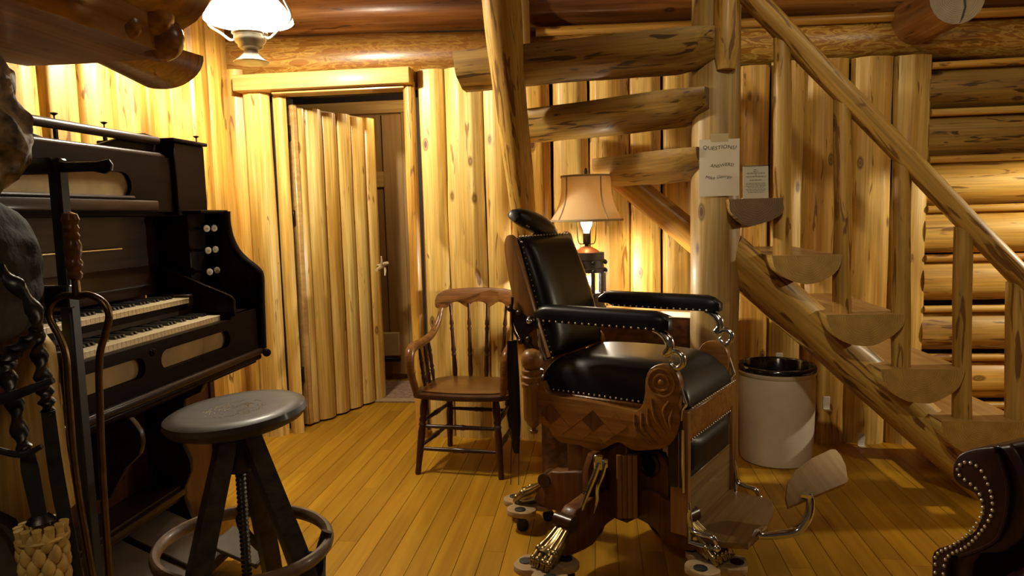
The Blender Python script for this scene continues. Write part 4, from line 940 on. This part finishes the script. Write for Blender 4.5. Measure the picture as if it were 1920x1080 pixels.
# ------------------------------------------------------------------ hanging lamp by the door
hl = thing('hanging_lamp', 'lit hanging oil-style lamp with white glass shade and pewter font', 'lamp', (-1.63, 3.298, 0))
sd = [(0.2038, 2.3442), (0.1994, 2.361), (0.168, 2.408), (0.1232, 2.4584), (0.0784, 2.4976), (0.0504, 2.52), (0.0482, 2.5648)]
obj('glass_shade', lathe_bm(sd+[(r-.005, z-.003) for r, z in sd[::-1]]+[sd[0]], 40, 1, False), 'glass_shade', hl)
obj('chimney', lathe_bm([(0.0392, 2.296), (0.047, 2.324), (0.0448, 2.352), (0.0314, 2.3744)], 20), 'glow', hl)
obj('burner_collar', lathe_bm([(0.0336, 2.2915), (0.065, 2.2926), (0.0672, 2.2994), (0.0448, 2.305)], 24), 'white', hl)
obj('font', lathe_bm([(0.0336, 2.193), (0.0314, 2.2086), (0.047, 2.2154), (0.056, 2.2243), (0.0582, 2.2355), (0.0694, 2.2467), (0.075, 2.2602), (0.0739, 2.2781), (0.0829, 2.2848), (0.0818, 2.2904), (0.0616, 2.2926), (0.0, 2.2926)], 32), 'pewter', hl)
obj('smoke_bell', lathe_bm([(0.0, 2.1504), (0.0336, 2.1459), (0.0818, 2.1504), (0.0829, 2.1538), (0.065, 2.1638), (0.0448, 2.1818), (0.0336, 2.1974)], 32), 'pewter', hl)
for s in (-1, 1):
    obj('harp_arm', tube_bm([(s*0.0739, 0, 2.2646), (s*0.1008, 0, 2.2624), (s*0.1456, 0, 2.296), (s*0.1994, 0, 2.3318), (s*0.2083, 0, 2.3654), (s*0.1792, 0, 2.4304), (s*0.112, 0, 2.576), (s*0.0224, 0, 2.744)], .0058, 8), 'white', hl)
obj('hanging_rod', tube_bm([(0, 0, 2.5648), (0, 0, 3.1)], .006, 8, smooth=False), 'bronze', hl)

# ------------------------------------------------------------------ leather armchair at the lower right corner
AE = Vector((-.5, .866, 0)); AN = Vector((.866, .5, 0))     # along the arm front (outwards) and back along the arm
la = thing('leather_armchair', 'burgundy leather armchair with rolled arm and double rows of nailheads', 'armchair', (1.08, 2.05, 0))
AM = Matrix(((AE.x, AN.x, 0, 0), (AE.y, AN.y, 0, 0), (0, 0, 1, 0), (0, 0, 0, 1)))
arm_o = [(-.012, .734), (.024, .721), (.061, .702), (.091, .677), (.106, .642), (.104, .605), (.08, .588), (.04, .58), (.019, .548), (.022, .508), (.043, .46), (.104, .401), (.156, .354), (.158, .28), (.158, .06)]
arm_i = [(.11, .06), (.11, .333), (.079, .377), (.026, .419), (-.021, .468), (-.039, .517), (-.048, .581), (-.045, .633), (-.028, .688), (-.013, .713)]
body = arm_o + [(.05, .06), (.05, .36), (-.03, .43), (-.085, .5), (-.1, .58), (-.09, .66), (-.065, .72), (-.04, .745)]
n_o = [(.09, .634), (.081, .653), (.06, .666), (.029, .66), (.01, .637), (-.006, .604), (-.014, .561), (-.007, .524), (.02, .469), (.057, .414), (.103, .369), (.118, .329), (.12, .2), (.12, .08)]
n_i = [(.09, .634), (.081, .618), (.057, .608), (.028, .592), (.013, .555), (.018, .518), (.049, .459), (.095, .402), (.143, .352), (.145, .295), (.145, .08)]
def walk(pts, step):
    P = smooth2(pts, 8, False); out = [P[0]]; acc = 0
    for a, b in zip(P, P[1:]):
        acc += math.hypot(b[0]-a[0], b[1]-a[1])
        if acc >= step: out.append(b); acc = 0
    return out
for k, mm in enumerate((AM, AM @ T(-.82, 0, 0) @ Matrix.Diagonal((-1, 1, 1, 1)))):
    ab = obj('arm', prism_bm(smooth2(body, 3), .012, .72, 'Y', .012), 'burgundy', la, mm, 60)
    fpn = obj('arm_front', prism_bm(smooth2(arm_o, 3, False)+smooth2(arm_i, 3, False), -.008, .014, 'Y', .006), 'burgundy', la, mm, 60)
    obj('nailheads', studs_bm([(a, -.009, b) for a, b in walk(n_o, .0155)+walk(n_i, .0155)], .0058), 'nail', fpn)['kind'] = 'stuff'
    if k == 0: obj('welt', tube_bm([(a, -.002, b) for a, b in smooth2(arm_i[2:], 2, False)], .007, 8, 2), 'burgundy', fpn)
def seatb(s, t):
    e_ = -.77+.72*s; n_ = .0+.68*t; k = min(1, 8*min(s+.02, 1-s+.02, t+.01, 1.05-t)); d = 1-(1-k)**2
    return Vector((e_, n_, .36+.085*d+.015*math.sin(PI*s))), Vector((e_, n_, .3))
cu_ = obj('seat_cushion', cushion_bm(16, 16, seatb), 'burgundy', la, AM, 75)
obj('cushion_welt', tube_bm([(-.75, -.004, .37), (-.4, -.008, .375), (-.06, -.004, .37)], .008, 8), 'burgundy', cu_)
obj('front_rail', box_bm(-.78, .03, .02, .06, .07, .3, .012, 2), 'burgundy', la, AM)
obj('back', prism_bm([(.62, .06), (.78, .06), (.86, .5), (.86, .66), (.82, .74), (.74, .745), (.68, .7), (.66, .55), (.6, .45)], -.86, .05, 'X', .02), 'burgundy', la, AM, 60)
for a, b in ((.08, .05), (-.9, .05), (.08, .68), (-.9, .68)): obj('foot', lathe_bm([(.02, 0), (.032, .03), (.03, .06)], 12), 'chair_dark', la, AM @ T(a, b, 0))
# ------------------------------------------------------------------ fireplace corner in the left foreground
def blob_bm(outline, ys, scs, amp=.02, freq=6, seed=0, n=3, axis='Y', cx=None):
    o = smooth2(outline, n); ax = sum(p[0] for p in o)/len(o) if cx is None else cx[0]; az = sum(p[1] for p in o)/len(o) if cx is None else cx[1]
    bm = bmesh.new(); rows = []
    for y, s in zip(ys, scs):
        row = []
        for a, b in o:
            x, z = ax+(a-ax)*s, az+(b-az)*s
            q = Vector((x*freq+seed, y*freq, z*freq)); k = noise.noise(q)*amp+noise.noise(q*2.7)*amp*.5
            d = Vector((a-ax, 0, b-az)).normalized()
            row.append(bm.verts.new((x+d.x*k, y+noise.noise(q*1.3)*amp*.4, z+d.z*k)))
        rows.append(row)
    m = len(o)
    for r1, r2 in zip(rows, rows[1:]):
        for j in range(m): bm.faces.new((r1[j], r1[(j+1) % m], r2[(j+1) % m], r2[j]))
    bm.faces.new(rows[0][::-1]); bm.faces.new(rows[-1]); return bm
def lin(a, b, n): return [a+(b-a)*i/(n-1) for i in range(n)]
fpl = thing('fireplace', 'rough fieldstone fireplace edge with lichen rock above smooth dark granite', 'fireplace', (-1.5, 1.1, 0))
WF = T(1.5, -1.1, 0)
obj('chimney_core', box_bm(-1.95, -1.3, .3, 1.32, 0, 3.05), 'mortar', fpl, WF)
r1 = [(-1.5, 1.78), (-1.3, 1.79), (-1.204, 1.775), (-1.181, 1.757), (-1.173, 1.719), (-1.179, 1.688), (-1.161, 1.628), (-1.16, 1.558), (-1.168, 1.515), (-1.179, 1.488), (-1.201, 1.456), (-1.3, 1.45), (-1.5, 1.46)]
r2 = [(-1.5, 1.46), (-1.3, 1.47), (-1.236, 1.468), (-1.195, 1.45), (-1.167, 1.405), (-1.151, 1.349), (-1.149, 1.271), (-1.153, 1.203), (-1.193, 1.17), (-1.3, 1.15), (-1.5, 1.15)]
ys = lin(1.05, 1.38, 14); sc = [.9, .96, .985, 1, 1, 1, 1, 1, 1, .99, .97, .93, .87, .75]
obj('stone', blob_bm(r1, ys, sc, .03, 13, 1, 7), 'rock_tan', fpl, WF, 60)
obj('stone', blob_bm(r2, ys, sc, .014, 10, 2, 7), 'rock_grey', fpl, WF, 60)
for i, (z0, z1, m) in enumerate(((.0, .22, 'rock_grey'), (.2, .48, 'rock_tan'), (.46, .8, 'rock_grey'), (2.06, 2.25, 'rock_grey'), (2.2, 2.6, 'rock_tan'), (2.6, 3.0, 'rock_grey'))):
    x = -1.22+.02*(i % 2)
    obj('stone', blob_bm([(-1.6, z0), (x-.08, z0), (x, z0+.06), (x+.01, (z0+z1)/2), (x-.02, z1-.05), (x-.1, z1), (-1.6, z1)], ys, sc, .02, 8, 5+i, 4), m, fpl, WF, 60)
for i, (z0, z1, y0, y1, m) in enumerate(((1.1, 1.5, .62, 1.06, 'rock_tan'), (.75, 1.1, .55, 1.05, 'rock_grey'), (.0, .4, .6, 1.06, 'rock_tan'), (.4, .76, .65, 1.05, 'rock_grey'), (1.5, 1.78, .6, 1.05, 'rock_grey'))):
    obj('stone', blob_bm([(-1.6, z0), (-1.28, z0), (-1.2, z0+.06), (-1.18, (z0+z1)/2), (-1.21, z1-.05), (-1.28, z1), (-1.6, z1)], lin(y0, y1, 10), [.85, .95, 1, 1, 1, 1, 1, 1, .95, .85], .02, 8, 25+i, 4), m, fpl, WF, 60)
# burl mantel
mn = thing('mantel', 'varnished burl mantel slab with knobby live edge above the fireplace', 'mantel', (-1.2, 1.0, 1.76))
WM = T(1.2, -1.0, -1.76)
bo = [(-1.29, 1.765), (-.98, 1.76), (-.955, 1.76), (-.925, 1.775), (-.9, 1.8), (-.892, 1.825), (-.902, 1.855), (-.93, 1.88), (-1.0, 1.91), (-1.29, 1.92)]
bl = blob_bm(bo, lin(.15, 1.5, 34), [1]*31+[.99, .97, .94], .03, 5.5, 3, 4, cx=(-1.15, 1.83))
for v in bl.verts:
    if v.co.z < 1.785: v.co.z = 1.76+(v.co.z-1.76)*.1
kn = [(-.93, 1.42, 1.84, .06), (-.925, 1.46, 1.795, .05), (-.95, 1.3, 1.85, .05), (-.94, 1.36, 1.8, .04), (-.96, 1.47, 1.86, .045)]
for x, y, z, r in kn: bl = join(bl, sphere_bm(r, (x, y, z), u=16, v=10))
obj('burl_slab', bl, 'burl', mn, WM, 70)
obj('upper_log', log_bm(1.3, .13, .125, 0, 360, 230, .05, 26, 12, .95), ['burl', 'end_brown', 'burl'], mn, WM @ frame((-.935, .2, 1.935), (0, 1, 0)))
obj('half_log', log_bm(.26, .07, .106, 180, 360, 231, .025, 20, 10, .72), ['burl', 'end_brown', 'burl'], mn, WM @ frame((-1.076, 1.45, 1.812), (0, 1, 0)))
# split slab leaning on the stones
sl = thing('wood_slab', 'pale split wood slab standing against the stones behind the fire irons', 'slab', (-1.2, 1.3, .5))
obj('slab', blob_bm([(-1.36, .5), (-1.2, .5), (-1.186, .751), (-1.16, .782), (-1.165, .86), (-1.17, .913), (-1.173, 1.065), (-1.193, 1.172), (-1.36, 1.172)], [1.385, 1.39, 1.42, 1.425], [.98, 1, 1, .98], .004, 9, 4, 3), 'slab', sl, T(1.2, -1.335, -.5), 50)
obj('bolt', sphere_bm(.009, (-1.262, 1.352-.02, 1.125)), 'iron', sl, T(1.2, -1.3, -.5))
# black iron stand with its bars
fs = thing('fire_tool_stand', 'tall black iron post and crossbar stand with flat steel handle by the fireplace', 'stand', (-1.1, 1.42, 0))
WS = T(1.1, -1.42, 0)
obj('post', box_bm(-1.172, -1.143, 1.405, 1.435, 0, 1.545, .004), 'black', fs, WS)
obj('top_bar', box_bm(-1.26, -1.16, 1.4, 1.43, 1.512, 1.546, .004), 'black', fs, WS)
obj('steel_handle', prism_bm([(-1.15, 1.514), (-1.07, 1.514), (-1.045, 1.508), (-1.03, 1.515), (-1.027, 1.527), (-1.035, 1.539), (-1.06, 1.535), (-1.15, 1.536)], 1.412, 1.424, 'Y', .003), 'iron_grey', fs, WS)
obj('bracket_plate', box_bm(-1.2, -1.13, 1.385, 1.405, 1.222, 1.272, .003), 'black', fs, WS)
obj('rear_post', tube_bm([(-1.19, 1.43, 1.12), (-1.17, 1.43, .6), (-1.14, 1.43, 0)], .014, 8, square=True), 'iron', fs, WS)
obj('base', box_bm(-1.25, -1.05, 1.36, 1.48, 0, .02, .004), 'black', fs, WS)
# fire tongs with turned handle
ft_ = thing('fire_tongs', 'brass fire tongs with turned wooden handle and two curved legs', 'tongs', (-1.09, 1.37, .6))
WT = T(1.09, -1.37, -.6)
obj('turned_handle', lathe_bm([(.0, 1.288), (.014, 1.29), (.015, 1.298), (.011, 1.304), (.016, 1.312), (.017, 1.322), (.013, 1.33), (.017, 1.345), (.0175, 1.36), (.013, 1.37), (.016, 1.378), (.012, 1.386), (.016, 1.394), (.013, 1.402), (.018, 1.412), (.014, 1.424), (0, 1.43)], 18), 'chair_wood', ft_, WT @ T(-1.098, 1.37, 0))
obj('ferrule', lathe_bm([(.009, 1.25), (.008, 1.285), (.013, 1.29)], 12), 'old_brass', ft_, WT @ T(-1.098, 1.37, 0))
obj('leg', tube_bm([(-1.098, 1.37, 1.25), (-1.07, 1.37, 1.253), (-1.04, 1.37, 1.238), (-1.028, 1.37, 1.21), (-1.04, 1.37, 1.17), (-1.058, 1.37, 1.12), (-1.066, 1.37, 1.03), (-1.075, 1.37, .85), (-1.08, 1.37, .6)], .0075, 10), 'old_brass', ft_, WT)
obj('leg', tube_bm([(-1.098, 1.372, 1.25), (-1.13, 1.372, 1.252), (-1.16, 1.372, 1.235), (-1.168, 1.372, 1.205), (-1.15, 1.372, 1.165), (-1.138, 1.372, 1.12), (-1.14, 1.372, 1.03), (-1.14, 1.372, .85), (-1.12, 1.372, .6)], .0075, 10), 'old_brass', ft_, WT)
# twisted wrought-iron tools
def twist(pts, r, turns, name, par, mx, m='iron_grey', sx=.55):
    return obj(name, tube_bm(pts, r, 12, 14, sx, turns*2*PI), m, par, mx)
br = thing('hearth_broom', 'hearth broom with twisted iron handle and plaited straw head', 'broom', (-.9, 1.0, .5))
WB = T(.9, -1.0, -.5); y = 1.0
twist([(-.99, y, 1.36), (-.95, y, 1.345), (-.928, y, 1.334), (-.908, y, 1.314), (-.883, y, 1.284), (-.873, y, 1.254), (-.878, y, 1.235)], [.006, .01, .011, .013, .013, .012, .01], 2.2, 'hooked_top', br, WB)
twist([(-.872, y, 1.24), (-.894, y, 1.221), (-.925, y, 1.199), (-.935, y, 1.169), (-.926, y, 1.118), (-.921, y, 1.061), (-.911, y, 1.035)], [.01, .0125, .0145, .0145, .014, .013, .011], 4, 'twisted_handle', br, WB)
obj('shaft', tube_bm([(-.912, y, 1.04), (-.91, y, 1.01), (-.901, y, .93)], [.01, .0125, .0105], 8, 4, square=True), 'iron', br, WB)
obj('cup', lathe_bm([(.011, .012), (.018, .005), (.021, 0), (.016, -.004)], 18), 'iron_grey', br, WB @ T(-.9, y, .926))
bmj = None
for ri in range(9):
    for k in range(9):
        a = 2*PI*(k+.5*(ri % 2))/9; rr = .029+(.005 if ri > 4 else 0)*(ri-4); z = .898-ri*.021
        b = sphere_bm(.0102, (rr*math.cos(a), rr*math.sin(a), z), (1, 1, 1.75), 8, 6); bmj = join(bmj, b) if bmj else b
obj('plaited_straw', bmj, 'straw', br, WB @ T(-.9, y, 0), 70)['kind'] = 'stuff'
cps = None
for k in range(12):
    a = 2*PI*k/12; b = tube_bm([(.028*math.cos(a), .028*math.sin(a), .895), (.032*math.cos(a), .032*math.sin(a), .922)], .0075, 7, smooth=False); cps = join(cps, b) if cps else b
obj('cut_straw_tops', cps, 'straw', br, WB @ T(-.9, y, 0))['kind'] = 'stuff'
for z, r in ((.9, .035), (.765, .041)): obj('binding', ring_bm(r, .0035, 30, 6), 'straw', br, WB @ T(-.9, y, z))
obj('straw_skirt', lathe_bm([(.08, .5), (.065, .6), (.045, .7), (.038, .735)], 24), 'straw', br, WB @ T(-.9, y, 0))
pk = thing('fire_poker', 'twisted wrought-iron fire poker hanging right of the broom', 'poker', (-.87, 1.03, .4))
WP = T(.87, -1.03, -.4); y = 1.03
twist([(-.9, y, 1.262), (-.902, y, 1.21), (-.898, y, 1.15), (-.896, y, 1.115), (-.894, y, 1.09)], [.01, .0135, .014, .0135, .01], 3.5, 'twisted_handle', pk, WP)
obj('shaft', tube_bm([(-.895, y, 1.1), (-.89, y, .99), (-.873, y, .82), (-.855, y, .6), (-.845, y, .45)], [.01, .011, .0105, .0095, .008], 8, 4, square=True), 'iron', pk, WP)
rk = thing('tool_hooks', 'black iron hooks holding the twisted fire irons', 'hook', (-.98, 1.0, 1.1))
WR = T(.98, -1.0, -1.1)
obj('upper_hook', tube_bm([(-1.08, 1.0, 1.12), (-.98, .985, 1.126), (-.945, .98, 1.13), (-.907, .98, 1.139), (-.874, .98, 1.15), (-.842, .985, 1.162)], [.013, .011, .01, .008, .007, .005], 10), 'iron', rk, WR)
obj('lower_hook', tube_bm([(-1.08, 1.0, 1.06), (-.96, .985, 1.05), (-.904, .98, 1.043), (-.872, .985, 1.056)], [.006, .0055, .005, .004], 8), 'iron', rk, WR)
obj('hook_plate', box_bm(-1.1, -1.07, .96, 1.04, 1.02, 1.16, .004), 'iron', rk, WR)
